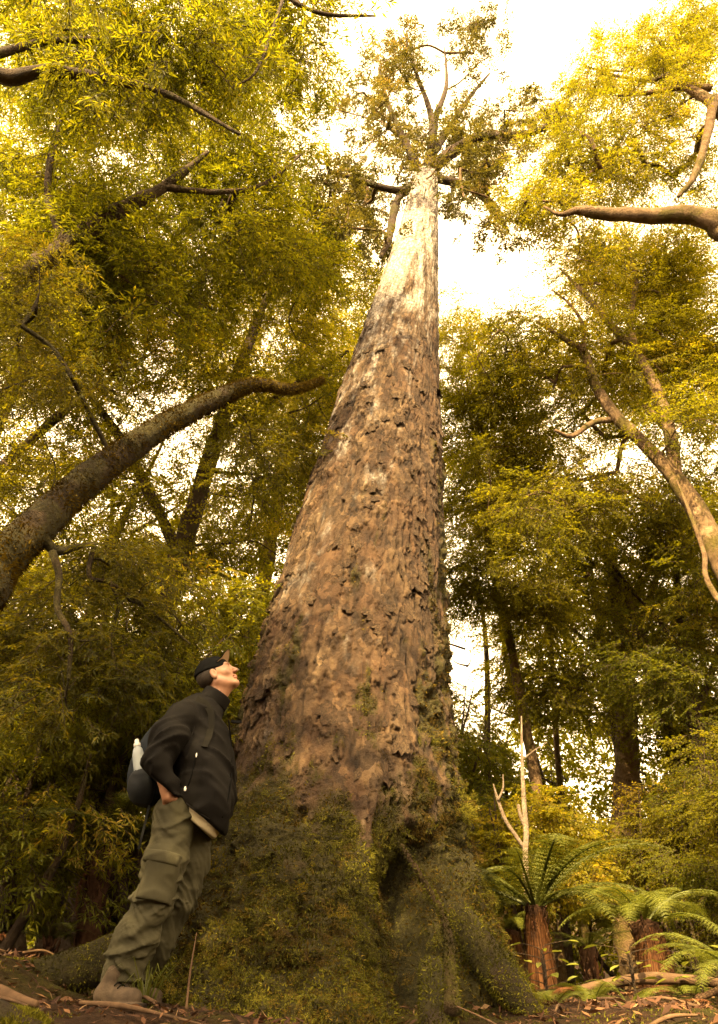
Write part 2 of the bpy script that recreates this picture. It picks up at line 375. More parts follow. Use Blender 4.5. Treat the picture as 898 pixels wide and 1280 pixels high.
    # thin scales too small to model: warped cells, each with its own tone and level
    co = nd(t, 'ShaderNodeTexCoord').outputs['Object']; wn = nd(t, 'ShaderNodeTexNoise'); wn.inputs['Scale'].default_value = 14; wn.inputs['Detail'].default_value = 5; t.links.new(co, wn.inputs['Vector'])
    wv = nd(t, 'ShaderNodeVectorMath', operation='MULTIPLY_ADD'); t.links.new(wn.outputs['Color'], wv.inputs[0]); wv.inputs[1].default_value = (.10, .10, .16); t.links.new(co, wv.inputs[2])
    mp = nd(t, 'ShaderNodeMapping'); mp.inputs['Scale'].default_value = (1, 1, .55); t.links.new(wv.outputs[0], mp.inputs['Vector'])
    vo = nd(t, 'ShaderNodeTexVoronoi'); vo.inputs['Scale'].default_value = 17; t.links.new(mp.outputs[0], vo.inputs['Vector'])
    sp = nd(t, 'ShaderNodeSeparateColor'); t.links.new(vo.outputs['Color'], sp.inputs[0]); cell = sp.outputs[0]
    base = mixc(t, 0.85, base, ramp(t, cell, [(0.0, (.42, .38, .36)), (0.5, (.95, .92, .90)), (1.0, (1.55, 1.55, 1.55))]), 'MULTIPLY')
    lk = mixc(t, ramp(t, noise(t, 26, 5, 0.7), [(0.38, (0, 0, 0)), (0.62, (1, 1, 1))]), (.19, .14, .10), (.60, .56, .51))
    base = mixc(t, attr(t, 'lichen_sunlit'), base, lk)
    mc = ramp(t, noise(t, 40, 6, 0.75), [(0.3, (.010, .008, .002)), (0.55, (.038, .031, .004)), (0.75, (.085, .070, .007))])
    base = mixc(t, attr(t, 'moss'), base, mc)
    t.links.new(base, p.inputs['Base Color'])
    nb1 = noise(t, 38, 8, 0.75); nb2 = noise(t, 16, 6, 0.7, stretched(t, 1, 1, 0.28)); ad = nd(t, 'ShaderNodeMath', operation='ADD'); t.links.new(nb1, ad.inputs[0]); ad2 = nd(t, 'ShaderNodeMath', operation='MULTIPLY_ADD'); t.links.new(cell, ad2.inputs[0]); ad2.inputs[1].default_value = .5; t.links.new(nb2, ad2.inputs[2]); t.links.new(ad2.outputs[0], ad.inputs[1])
    t.links.new(bump(t, ad.outputs[0], 1.0, 0.045), p.inputs['Normal']); t.links.new(p.outputs[0], o.inputs[0])
    M['giant_bark'] = m
    base_loc = (float(C[np.argmin(np.abs(pys-1250)), 0]), 5.25, 0.45)
    T = thing('giant_tree', 'towering old tree with flaking bark, mossy base and whitish upper trunk', 'tree', base_loc)
    part('trunk', V.reshape(-1, 3), F, m, T, True, {'tone': ('POINT', tone.ravel()), 'moss': ('POINT', moss.ravel()), 'lichen_sunlit': ('POINT', lich_sunlit.ravel())})
    # ---- moss fronds: small blades standing off the mossy surface
    rng = np.random.default_rng(5)
    dV = np.gradient(V, axis=0); dH = np.gradient(V, axis=1); N = np.cross(dH, dV); N /= np.linalg.norm(N, axis=-1)[..., None] + 1e-9
    front = (TH < 1.9) | (TH > 4.38)
    wgt = (moss**1.3*np.linalg.norm(dV, axis=-1)*np.linalg.norm(dH, axis=-1)*np.where(hg < 1.7, 1.0, 0.55)*np.where(np.abs(TH) < 1.95, 1, 0.1)).ravel(); wgt *= 1 - .93*np.clip(1.6*lob(0.60, 0.15), 0, 1).ravel()*(hg.ravel() < .88); wgt /= wgt.sum()
    for nm, num, mat, size, lo_only in (('moss', 100000, M['moss'], 0.019, True), ('moss', 45000, M['moss_brown'], 0.022, False)):
        wg = wgt*((hg.ravel() < 2.0) if lo_only else 1); wg = wg/wg.sum()
        wg = wg*(0.15 + smooth(-0.15, 0.2, fbm(V.reshape(-1, 3)*2.4, 3, 47 + 9*lo_only))); wg = wg/wg.sum(); k = rng.choice(len(wg), num, p=wg)
        P = V.reshape(-1, 3)[k]; n = N.reshape(-1, 3)[k]
        dirs = n*0.7 + rng.normal(0, 0.55, (num, 3)) + np.array([0, 0, -0.35]); dirs /= np.linalg.norm(dirs, axis=1)[:, None]
        sd = np.cross(dirs, rng.normal(0, 1, (num, 3))); sd /= np.linalg.norm(sd, axis=1)[:, None] + 1e-9
        ln = size*rng.uniform(0.5, 1.6, num)[:, None]
        B0 = P - n*0.004
        VV = np.stack([B0 - sd*ln*0.22, B0 + sd*ln*0.22, B0 + dirs*ln], 1).reshape(-1, 3)
        FF = np.arange(num*3).reshape(-1, 3)
        pat = fbm(P*3.0, 3, 44 + lo_only)
        part(nm, VV, FF, mat, T, False, {'rnd': ('FACE', np.clip((0.42 if lo_only else 0.4) + 1.0*pat + (0.16*(1.2 - P[:, 2]) if lo_only else 0) + rng.normal(0, 0.22, num), 0, 1))}, kind='stuff')
    GM['V'] = V.reshape(-1, 3); GM['N'] = N.reshape(-1, 3); GM['w'] = wgt*((hg.ravel() < 1.75) + .25*(hg.ravel() >= 1.75)*(hg.ravel() < 4.5))
    # ---- loose bark plates: curled scales, lower edge lifted off the trunk
    meshes = []
    for v in range(6):
        a, b = 7, 7; u = np.linspace(-1, 1, a); w_ = np.linspace(0, 1, b); U, W = np.meshgrid(u, w_, indexing='ij')
        out = np.abs(u)[:, None]*0
        x = U*0.5*(0.95 + 0.28*fbm(np.stack([W*3, np.sign(U)*3+v*3, U*0], -1), 3, v)) + 0.15*fbm(np.stack([W*2+v, U*0, U*0], -1), 2, v+3); z = -W*(1.0 + 0.42*fbm(np.stack([U*3.5+v*7, U*0, U*0], -1), 3, v+5))
        y = -(0.05 + 0.22*W**1.4) + 0.05*U*U + 0.03*fbm(np.stack([U*3, W*3, U*0+v], -1), 2, v+9)
        top = np.stack([x, y, z], -1).reshape(-1, 3); bot = top + np.array([0, 0.12, 0])
        i = np.arange(a-1)[:, None]*b; j = np.arange(b-1)[None, :]
        q = np.stack([i+j, i+j+1, i+b+j+1, i+b+j], -1).reshape(-1, 4)
        rim = np.concatenate([np.arange(b), np.arange(1, a)*b + b-1, (a-1)*b + np.arange(b-2, -1, -1), np.arange(a-2, 0, -1)*b])
        r2 = np.roll(rim, -1); side_q = np.stack([rim, r2, r2 + a*b, rim + a*b], -1)
        F3 = np.vstack([q, q[:, ::-1] + a*b, side_q])
        tn = np.full(2*a*b, 0.36 + 0.06*v)
        meshes.append(build_mesh('bark_flake', np.vstack([top, bot]), F3, m, True, {'tone': ('POINT', tn), 'moss': ('POINT', tn*0), 'lichen_sunlit': ('POINT', tn*0)}))
    cand = (np.abs(TH) < 1.25) & (hg > 1.25) & (hg < 8.0) & (moss < 0.35)
    wg = (cand*np.linalg.norm(dV, axis=-1)*np.linalg.norm(dH, axis=-1)*(0.25 + flaky)*np.interp(hg, [0, 4, 8], [1.3, 1, 0.4])).ravel(); wg /= wg.sum()
    for k in rng.choice(len(wg), 280, replace=False, p=wg):
        P = V.reshape(-1, 3)[k]; n = N.reshape(-1, 3)[k]; n = n + np.array([C[0, 0]*0, 0, 0]) + np.array([nx.ravel()[k], ny.ravel()[k], 0])*1.2; n /= np.linalg.norm(n)
        o2 = obj('bark_flake', meshes[rng.integers(6)], T)
        yv = -Vector(n); zv = Vector((0, 0, 1)); xv = yv.cross(zv).normalized(); zv = xv.cross(yv).normalized()
        rot = Matrix((xv, yv, zv)).transposed().to_4x4() @ Matrix.Rotation(rng.normal(0, 0.4), 4, 'Y')
        szx = rng.uniform(0.05, 0.15); szz = szx*rng.uniform(0.8, 1.6)
        o2.matrix_basis = Matrix.Translation(Vector(P - n*0.006) - T.location) @ rot @ Matrix.Diagonal((szx, szx*0.8, szz, 1))
    # ---- roots
    def root(pts, rr, mat, sides=14):
        Vt, Q, Tt = tube(pts, rr, sides, n=len(pts)*7, rough=0.28, seed=int(abs(pts[0][0])*50))
        o_ = part('root', Vt, [Q, Tt], mat, T)
        nf = int(7000*min(1.0, max(rr)*8)); tri = Q[rng.integers(len(Q), size=nf)]; uv = rng.uniform(0, 1, (nf, 2, 1))
        p_ = (Vt[tri[:, 0]]*(1-uv[:, 0]) + Vt[tri[:, 1]]*uv[:, 0])*(1-uv[:, 1]) + (Vt[tri[:, 3]]*(1-uv[:, 0]) + Vt[tri[:, 2]]*uv[:, 0])*uv[:, 1]
        n_ = np.cross(Vt[tri[:, 1]]-Vt[tri[:, 0]], Vt[tri[:, 3]]-Vt[tri[:, 0]]); n_ /= np.linalg.norm(n_, axis=1)[:, None] + 1e-9
        g_ = n_*.7 + rng.normal(0, .5, (nf, 3)) - np.array([0, 0, .2]); g_ /= np.linalg.norm(g_, axis=1)[:, None]; s_ = np.cross(g_, rng.normal(0, 1, (nf, 3))); s_ /= np.linalg.norm(s_, axis=1)[:, None]
        l_ = rng.uniform(.007, .022, nf)[:, None]; po = p_ + np.array(T.location)*0
        part('moss', np.stack([p_-s_*l_*.2, p_+s_*l_*.2, p_+g_*l_], 1).reshape(-1, 3), np.arange(3*nf).reshape(-1, 3), M['moss'], T, False, {'rnd': ('FACE', np.clip(.45 + .8*fbm(p_*4, 2, 3) + rng.normal(0, .2, nf), 0, 1))}, kind='stuff')
        return o_
    root([at(496, 1046, 4.34), at(508, 1066, 4.20), at(532, 1105, 4.12), at(553, 1142, 4.06), at(562, 1180, 3.98), at(563, 1215, 3.92), at(566, 1265, 3.85)],
         [.005, .014, .018, .018, .022, .028, .04], M['root_bark'])
    root([at(575, 1140, 4.75), at(605, 1195, 4.6), at(640, 1238, 4.45), at(690, 1292, 4.25)], [.08, .10, .08, .04], M['bark_moss'], 18)
    def gp(x, y, dz): return np.array([x, y, float(gz(x, y)) + dz])
    root([np.array([-0.75, 5.0, .95]), np.array([-1.15, 4.95, 0.80]), np.array([-1.55, 4.95, 0.66]), np.array([-1.9, 4.9, 0.58]), np.array([-2.3, 4.8, 0.52])], [.18, .15, .12, .10, .05], M['bark_moss'], 18)
    root([at(540, 1210, 4.35), at(545, 1250, 4.1), gp(0.35, 3.75, 0.0), gp(0.5, 3.5, -0.08)], [.06, .08, .07, .04], M['bark_moss'])
    return T
GIANT = make_giant()
# ---------------------------------------------------------------- foliage
GAPS = [np.array(g, float) for g in (
    [(556, 268), (600, 262), (640, 290), (672, 330), (705, 372), (690, 398), (640, 385), (600, 400), (575, 372), (556, 385)],
    [(560, -40), (815, -40), (775, 20), (735, 55), (712, 95), (700, 125), (640, 110), (600, 40)],
    [(562, 800), (598, 780), (622, 850), (600, 905), (578, 890)],
    [(188, 615), (226, 602), (233, 650), (200, 676)],
    [(412, 40), (450, 20), (460, 90), (425, 115)],
    [(884, 340), (905, 330), (905, 420), (888, 400)])]
def in_poly(px, py, poly):
    r = np.zeros(px.shape, bool); n = len(poly)
    for i in range(n):
        x1, y1 = poly[i]; x2, y2 = poly[(i+1) % n]
        c = ((y1 > py) != (y2 > py)) & (px < (x2-x1)*(py-y1)/((y2-y1) + 1e-12) + x1); r ^= c
    return r
def in_gap(P, rng, jit=14):
    px, py, dep = proj(P); px = px + rng.normal(0, jit, px.shape); py = py + rng.normal(0, jit, py.shape)
    r = np.zeros(px.shape, bool)
    for g in GAPS: r |= in_poly(px, py, g)
    return r & (dep > 0)

def spray_template(kind, rng):
    """one leafy sprig of unit length along +X, blades roughly in the XY plane; returns verts, quads, tone per face, twig flag"""
    V, F, tone, tw = [], [], [], []
    def twig(a, b, r):
        d = b - a; L = np.linalg.norm(d); d = d/L; e = np.cross(d, [0.2, 0.3, 0.93]); e /= np.linalg.norm(e); f = np.cross(d, e); n = len(V)
        V.extend([a + e*r, a + (-.5*e + .87*f)*r, a + (-.5*e - .87*f)*r, b]); F.extend([(n, n+1, n+3, n+3), (n+1, n+2, n+3, n+3), (n+2, n, n+3, n+3)]); tone.extend([0]*3); tw.extend([1]*3)
    def leaf(b, d, l, asp):
        d = d/np.linalg.norm(d); nrm = np.array([rng.normal(0, .5), rng.normal(0, .5), 1.0]); s = np.cross(nrm, d); s /= np.linalg.norm(s); nn = np.cross(d, s)
        l *= rng.uniform(.6, 1.2); wd = l*asp*rng.uniform(.8, 1.2); n = len(V); fold = rng.uniform(.15, .6); k = rng.uniform(.35, .5)
        V.extend([b, b + d*l*k + s*wd + nn*wd*fold, b + d*l - nn*l*rng.uniform(0, .25), b + d*l*k - s*wd + nn*wd*fold]); F.append((n, n+1, n+2, n+3)); tone.append(rng.normal(0, .15)); tw.append(0)
    def run(a, dirv, L, n, ll, asp, ang, droop):
        """leaves alternating along a stretch of twig"""
        e = a + dirv*L + np.array([0, 0, -droop*L]); twig(a, e, .008 + .004*L)
        sd = np.array([-dirv[1], dirv[0], 0.0]); sd /= np.linalg.norm(sd)
        for i in range(n):
            u = (i + .5 + rng.uniform(-.3, .3))/n; sgn = 1 if i % 2 else -1; aa = math.radians(ang + rng.normal(0, 14))*(1.1 - .5*u)*(.25 if i == n-1 else 1)
            leaf(a + (e-a)*u, dirv*math.cos(aa) + sd*sgn*math.sin(aa) + np.array([0, 0, rng.normal(-.15, .25)]), ll, asp)
        return e
    side, nl, nm, ll, asp, ang = {'lance': (4, 7, 8, .25, .105, 46), 'small': (5, 8, 9, .125, .33, 58), 'tuft': (5, 8, 6, .19, .26, 60), 'feather': (7, 8, 10, .098, .30, 56)}[kind]
    x = np.array([1.0, rng.normal(0, .08), 0]); run(np.zeros(3), x, 1.0, nm, ll, asp, ang, .16)
    for k in range(side):
        u = (k + .6)/(side + .5); sg = 1 if k % 2 else -1; a_ = sg*math.radians(46 + rng.normal(0, 8)); L = (.52 - .30*u)*rng.uniform(.8, 1.2)
        run(np.array([u, x[1]*u, -.16*u]), np.array([math.cos(a_), math.sin(a_), rng.normal(-.05, .15)]), L, nl, ll, asp, ang, rng.uniform(.05, .35))
    return np.array(V), F, tone, tw
def template_mesh(kind, k, mat, bark):
    V, F, tone, tw = spray_template(kind, np.random.default_rng(100 + 7*k)); F = np.array(F); tw = np.array(tw, bool); tone = np.array(tone)
    tone = np.concatenate([tone[~tw], tone[tw]])
    return build_mesh('sprig_' + kind, V, [F[~tw], F[tw][:, :3]], None, False, {'rnd': ('FACE', tone)}, [mat, bark], np.concatenate([np.zeros((~tw).sum()), np.ones(tw.sum())]))
_GROUPS = {}
NVAR = 7
def sprig_group(kind, matname):
    """geometry nodes that set one of several sprigs on every point of a crown"""
    key = (kind, matname)
    if key in _GROUPS: return _GROUPS[key]
    g = bpy.data.node_groups.new('sprigs_%s_%s' % key, 'GeometryNodeTree')
    g.interface.new_socket('Geometry', in_out='INPUT', socket_type='NodeSocketGeometry'); g.interface.new_socket('Geometry', in_out='OUTPUT', socket_type='NodeSocketGeometry')
    gi = g.nodes.new('NodeGroupInput'); go = g.nodes.new('NodeGroupOutput'); ip = g.nodes.new('GeometryNodeInstanceOnPoints'); ti = g.nodes.new('GeometryNodeGeometryToInstance')
    for k in range(NVAR):
        ob = bpy.data.objects.new('sprig', template_mesh(kind, k, M[matname], M['bark_dark'])); oi = g.nodes.new('GeometryNodeObjectInfo'); oi.inputs['Object'].default_value = ob
        g.links.new(oi.outputs['Geometry'], ti.inputs[0])
    def named(n, typ):
        q = g.nodes.new('GeometryNodeInputNamedAttribute'); q.data_type = typ; q.inputs['Name'].default_value = n; return q.outputs[0]
    g.links.new(gi.outputs[0], ip.inputs['Points']); g.links.new(ti.outputs[0], ip.inputs['Instance']); ip.inputs['Pick Instance'].default_value = True
    g.links.new(named('idx', 'INT'), ip.inputs['Instance Index']); g.links.new(named('rot', 'FLOAT_VECTOR'), ip.inputs['Rotation']); g.links.new(named('size', 'FLOAT'), ip.inputs['Scale'])
    g.links.new(ip.outputs[0], go.inputs[0]); _GROUPS[key] = g; return g
def foliage_part(name, P, D, U, S, T, kind, matname, parent, rng):
    """crown or foliage part: points carrying sprigs"""
    D = D/(np.linalg.norm(D, axis=1)[:, None] + 1e-9); B = np.cross(U, D); B /= np.linalg.norm(B, axis=1)[:, None] + 1e-9; N = np.cross(D, B)
    rot = np.stack([np.arctan2(B[:, 2], N[:, 2]), np.arcsin(np.clip(-D[:, 2], -1, 1)), np.arctan2(D[:, 1], D[:, 0])], -1)
    base = np.array(parent.location) if parent is not None else np.zeros(3)
    me = bpy.data.meshes.new(name); n = len(P); me.vertices.add(n); me.vertices.foreach_set('co', np.ascontiguousarray(P - base, np.float32).ravel())
    a = me.attributes.new('rot', 'FLOAT_VECTOR', 'POINT'); a.data.foreach_set('vector', np.ascontiguousarray(rot, np.float32).ravel())
    a = me.attributes.new('size', 'FLOAT', 'POINT'); a.data.foreach_set('value', np.ascontiguousarray(S, np.float32))
    a = me.attributes.new('tone', 'FLOAT', 'POINT'); a.data.foreach_set('value', np.ascontiguousarray(T, np.float32))
    a = me.attributes.new('idx', 'INT', 'POINT'); a.data.foreach_set('value', np.ascontiguousarray(rng.integers(NVAR, size=n), np.int32))
    me.materials.append(M[matname])
    o = obj(name, me, parent); o['kind'] = 'stuff'
    md = o.modifiers.new('sprigs', 'NODES'); md.node_group = sprig_group(kind, matname)
    NLEAF[0] += n; return o
NLEAF = [0]

class Crown:
    """leaf clumps hung on a branching framework that grows out of the given limbs"""
    def __init__(s, skeleton, seed):
        s.rng = np.random.default_rng(seed); s.cl = []; s.rc = []
        P = []; 
        for pts, rr in skeleton:
            Q, r = catmull(pts, rr, len(pts)*6); P.append(np.hstack([Q, r[:, None]]))
        s.sk = np.vstack(P)
    def blob(s, c, rad, n, rc=0.6, shell=0.35, prune=True):
        c = np.asarray(c, float); rad = np.asarray(rad, float); got = []; tries = 0
        while len(got) < n and tries < n*30:
            tries += 1
            d = s.rng.normal(0, 1, 3); d /= np.linalg.norm(d); u = s.rng.uniform(shell**3, 1)**(1/3.)
            p = c + d*rad*u
            if p[2] < 0.6: continue
            if prune and in_gap(p[None], s.rng, 6)[0]: continue
            if got and np.min(np.linalg.norm(np.array(got) - p, axis=1)) < rc*0.55: continue
            got.append(p)
        s.cl += got; s.rc += [rc*s.rng.uniform(0.75, 1.3) for _ in got]
        return s
    def px(s, pxy, Y, Yspread, n, spread, rc=0.6, prune=True):
        """n clumps round a photo position, at depth Y +- spread"""
        got = 0; tries = 0
        while got < n and tries < n*30:
            tries += 1
            y = Y + s.rng.uniform(-Yspread, Yspread); q = s.rng.normal(0, 0.5, 2); q = np.clip(q, -1, 1)
            p = at(pxy[0] + q[0]*spread[0], pxy[1] + q[1]*spread[1], y)
            if p[2] < 0.5 or (prune and in_gap(p[None], s.rng, 6)[0]): continue
            s.cl.append(p); s.rc.append(rc*s.rng.uniform(0.75, 1.3)); got += 1
        return s
    def branches(s, r0=0.007, maxd=None):
        """join every clump to the nearest wood, nearest first; pipe-model thickness"""
        nodes = s.sk[:, :3].copy(); par = [-1]*len(nodes); cnt = [0]*len(nodes); ends = []; paths = []
        cl = np.array(s.cl); left = list(range(len(cl)))
        best = np.full(len(cl), 1e9); bi = np.zeros(len(cl), int)
        def upd(lo):
            new = nodes[lo:]
            d = np.linalg.norm(cl[:, None, :] - new[None], axis=2) + 0.35*np.maximum(0, new[None, :, 2] - cl[:, None, 2])
            k = d.argmin(1); dm = d[np.arange(len(cl)), k]; b = dm < best; best[b] = dm[b]; bi[b] = k[b] + lo
        upd(0); done = np.zeros(len(cl), bool)
        for _ in range(len(cl)):
            k = int(np.argmin(np.where(done, 1e9, best))); done[k] = True
            a = nodes[bi[k]]; b = cl[k]; L = np.linalg.norm(b-a)
            mid = (a+b)/2 + np.array([0, 0, 0.10*L]) + s.rng.normal(0, 0.09*L, 3)
            Q, _r = catmull([a, mid, b], [1, 1, 1], 6); lo = len(nodes)
            p = int(bi[k]); ids = [p]
            nodes = np.vstack([nodes, Q[1:]])
            for q in range(5): par.append(p); cnt.append(0); p = lo+q; ids.append(p)
            j = p
            while j != -1: cnt[j] += 1; j = par[j]
            paths.append(ids); upd(lo)
        bag = Bag(); cnt = np.array(cnt)
        for ids in paths:
            rr = r0*np.sqrt(np.maximum(cnt[ids], 1)); rr[0] = rr[1]
            big = rr.max() > 0.02
            bag.tube(nodes[ids], rr, 6 if big else 4, n=8 if big else 6, rough=0.15 if big else 0, cap=False)
        s.bag = bag; s.center = cl.mean(0)
        return bag
    def leaves(s, kind, per, size, flat=0.55, droop=0.25, twigs=True, prune=True, tone0=0.45, tone_sd=0.16):
        r = s.rng; P, D, U, S, T = [], [], [], [], []
        for c, rc in zip(s.cl, s.rc):
            n = max(4, int(per*rc*rc))
            d = r.normal(0, 1, (n, 3)); d /= np.linalg.norm(d, axis=1)[:, None]
            q = d*(r.uniform(0.05, 1, n)**(1/2.2))[:, None]*np.array([rc, rc, rc*flat])
            out = c - s.center; out[2] *= 0.3; out /= np.linalg.norm(out) + 1e-6
            dd = q/rc*1.1 + out*0.45 + r.normal(0, 0.35, (n, 3)); dd[:, 2] = dd[:, 2]*0.5 - droop
            P.append(c + q - dd*size*0.3); D.append(dd); U.append(np.array([0, 0, 1.0]) + r.normal(0, 0.38, (n, 3)))
            S.append(size*r.uniform(0.65, 1.25, n)); T.append(np.full(n, tone0 + r.normal(0, tone_sd)) + 0.10*q[:, 2]/rc)
        P = np.vstack(P); D = np.vstack(D); U = np.vstack(U); S = np.concatenate(S); T = np.concatenate(T)
        if prune:
            px_, py_, dp_ = proj(P); off = (px_ < -160) | (px_ > 1060) | (py_ < -200) | (dp_ < 0)
            k = ~in_gap(P, r) & ~(off & (r.uniform(0, 1, len(P)) < .5)); P, D, U, S, T = P[k], D[k], U[k], S[k], T[k]
        return P, D, U, S, T, kind

def wood(root, bark, stems, crown, leafmat, kind, per, size, name_first='trunk', rough=0.2, sides=14, r0=0.007, **kw):
    for i, (pts, rr) in enumerate(stems):
        V, Q, T = tube(pts, rr, sides if i == 0 else max(10, sides-4), n=len(pts)*10, rough=rough*1.5, seed=i+3)
        part(name_first if i == 0 else 'limb', V, [Q, T], M[bark], root)
    if crown is None: return root
    crown.branches(r0)
    lv = crown.leaves(kind, per, size, **kw)
    bv, bf = crown.bag.out()
    part('branchwork', bv, bf, M[bark], root, kind='stuff')
    foliage_part('crown', *lv, leafmat, root, crown.rng)
    return root
def gpt(x, y, dz=0.0): return np.array([x, y, float(gz(x, y)) + dz])
def pxs(Y, *pts):
    """photo polyline to world; Y may be a pair (start, end)"""
    y0, y1 = (Y, Y) if not isinstance(Y, tuple) else Y; n = len(pts)
    return [at(p[0], p[1], y0 + (y1-y0)*i/(n-1)) for i, p in enumerate(pts)]

# ---- leafy moss and filmy ferns creeping over the foot of the giant tree
def giant_creepers():
    rng = np.random.default_rng(64); V, N, w_ = GM['V'], GM['N'], GM['w'].copy()
    for mat, num, sz, seed in (('moss', 6500, .075, 1), ('moss_brown', 3600, .075, 2), ('leaf_dark', 260, .11, 3)):
        w2 = w_*smooth(-.2, .25, fbm(V*(4.5 if seed < 3 else 2.5), 3, 70 + seed))**1.5; w2 /= w2.sum(); k = rng.choice(len(w2), num, p=w2)
        n = N[k]; D = np.array([0, 0, -.9]) + n*.35 + rng.normal(0, .5, (num, 3))
        foliage_part('creeping_moss' if seed < 3 else 'creeper', V[k] + n*.004, D, n + rng.normal(0, .35, (num, 3)), sz*rng.uniform(.5, 1.4, num), np.clip(.50 + .9*fbm(V[k]*3, 2, 75) + .12*(1.1 - V[k][:, 2]) + rng.normal(0, .15, num), 0, 1), 'feather' if seed < 3 else 'small', mat, GIANT, rng)
giant_creepers()

# ---- crown of the giant tree
def giant_crown():
    T = GIANT
    S = [(pxs(7.85, (531, 226), (540, 192), (543, 152), (558, 108), (556, 60)), [.18, .11, .075, .045, .015]),
         (pxs((7.7, 7.2), (524, 228), (500, 238), (470, 232), (440, 222), (412, 214)), [.09, .075, .06, .045, .03]),
         (pxs((7.75, 7.3), (518, 236), (500, 245), (492, 268), (486, 300), (476, 322)), [.08, .07, .075, .06, .03]),
         (pxs((7.8, 7.2), (530, 222), (515, 195), (498, 160), (482, 120), (474, 85)), [.10, .08, .06, .045, .03]),
         (pxs((7.8, 7.5), (540, 212), (566, 190), (598, 172), (640, 170), (676, 162), (696, 140)), [.12, .11, .10, .085, .06, .03]),
         (pxs((7.9, 8.3), (544, 222), (585, 234), (612, 256), (636, 290)), [.09, .08, .06, .03]),
         (pxs((7.9, 8.6), (544, 190), (568, 150), (590, 118), (612, 92)), [.08, .06, .045, .025]),
         (pxs((7.8, 7.0), (536, 205), (540, 150), (520, 90), (508, 50)), [.08, .06, .04, .02])]
    c = Crown(S, 3)
    for pxy, n, sp in (((545, 200), 10, (40, 40)), ((480, 190), 16, (70, 70)), ((450, 230), 8, (50, 30)), ((560, 90), 10, (80, 60)), ((500, 90), 10, (60, 50)),
                       ((625, 155), 8, (60, 45)), ((690, 150), 5, (25, 30)), ((610, 225), 9, (50, 40)), ((580, 180), 8, (40, 40)), ((530, 45), 6, (70, 30)), ((430, 180), 10, (40, 70)), ((478, 300), 6, (15, 40)), ((640, 200), 8, (50, 40)), ((440, 260), 8, (45, 35)), ((655, 130), 5, (40, 25)), ((620, 275), 5, (30, 30)), ((455, 120), 8, (40, 60)), ((580, 50), 6, (70, 30))):
        c.px(pxy, 7.8, 0.9, max(3, int(n*.8)), sp, rc=0.38, prune=False)
    for k, (pts, rr) in enumerate(S):
        V, Q, Tt = tube(pts, rr, 10, n=len(pts)*6, rough=0.3, seed=k)
        part('limb', V, [Q, Tt], M['bark_dark'], T)
    c.branches(0.012)
    lv = c.leaves('tuft', 80, 0.30, flat=0.8, droop=0.1, prune=False, tone0=0.5)
    part('branchwork', *c.bag.out(), M['bark_warm'], T, kind='stuff')
    foliage_part('crown', *lv, 'leaf_crown', T, c.rng)
giant_crown()

# ---- left: arching mossy tree
def left_arch():
    base = gpt(-3.6, 3.2, -0.1)
    T = thing('arching_tree', 'mossy dark tree arching its bare bough towards the giant trunk', 'tree', base)
    S = [([base, base+np.array([.05, .35, 1.0])] + pxs((4.2, 6.2), (-60, 770), (0, 706), (60, 645), (125, 588), (200, 535), (262, 503), (318, 481), (365, 487), (404, 475)),
          [.21, .18, .158, .146, .136, .125, .11, .095, .07, .048, .028]),
         (pxs((4.6, 4.9), (50, 668), (70, 688), (95, 684), (118, 680)), [.045, .04, .03, .02]),
         (pxs((4.6, 4.6), (66, 690), (74, 720), (72, 760), (88, 795), (86, 850)), [.028, .025, .022, .02, .012]),
         (pxs((4.9, 5.1), (118, 680), (112, 720), (140, 730), (190, 765), (238, 805)), [.022, .02, .018, .014, .008]),
         (pxs((5.0, 5.0), (140, 730), (148, 760), (138, 800), (150, 850)), [.014, .013, .011, .006])]
    c = Crown(S, 17)
    c.px((60, 470), 5.0, 0.6, 7, (90, 60), 0.38).px((30, 400), 4.6, 0.5, 8, (60, 90), 0.4)
    c.px((90, 830), 4.9, 0.5, 12, (110, 90), 0.38).px((190, 780), 5.4, 0.5, 8, (60, 60), 0.36).px((150, 700), 5.4, 0.4, 6, (70, 40), 0.35)
    c.px((340, 560), 6.4, 0.5, 4, (60, 40), 0.4).px((40, 620), 5.6, 0.4, 3, (60, 40), 0.35)
    wood(T, 'bark_moss', S, c, 'leaf_dark', 'lance', 150, 0.26, sides=22, rough=0.16, r0=0.005)
    # tatters of moss along the bough
    rng = np.random.default_rng(8); Q, r = catmull(S[0][0], S[0][1], 400); n = 17000; k = rng.integers(60, 400, n)
    d = rng.normal(0, 1, (n, 3)); tg = np.gradient(Q, axis=0)[k]; tg /= np.linalg.norm(tg, axis=1)[:, None]
    d -= tg*np.sum(d*tg, 1)[:, None]; d /= np.linalg.norm(d, axis=1)[:, None]
    P = Q[k] + d*(r[k]*0.97)[:, None]; g = d*0.8 + rng.normal(0, .4, (n, 3)) + np.array([0, 0, -.4]); g /= np.linalg.norm(g, axis=1)[:, None]
    sd = np.cross(g, tg); sd /= np.linalg.norm(sd, axis=1)[:, None] + 1e-9; ln = rng.uniform(.012, .045, n)[:, None]
    part('moss', np.stack([P - sd*ln*.2, P + sd*ln*.2, P + g*ln], 1).reshape(-1, 3), np.arange(3*n).reshape(-1, 3), M['moss_brown'], T, False,
         {'rnd': ('FACE', np.clip(.5 + .5*fbm(P*3, 2, 3) + rng.normal(0, .2, n), 0, 1))}, kind='stuff')
left_arch()

def tree(name, label, base, stems, blobs, bark, leafmat, kind, per, size, seed, group=None, pxb=(), **kw):
    """stems: list of (points, radii) with the first starting at the base"""
    T = thing(name, label, 'tree', base, group)
    c = Crown(stems, seed)
    for b in blobs: c.blob(*b[:3], **(b[3] if len(b) > 3 else {}))
    for b in pxb: c.px(*b)
    return wood(T, bark, stems, c, leafmat, kind, per, size, **kw)

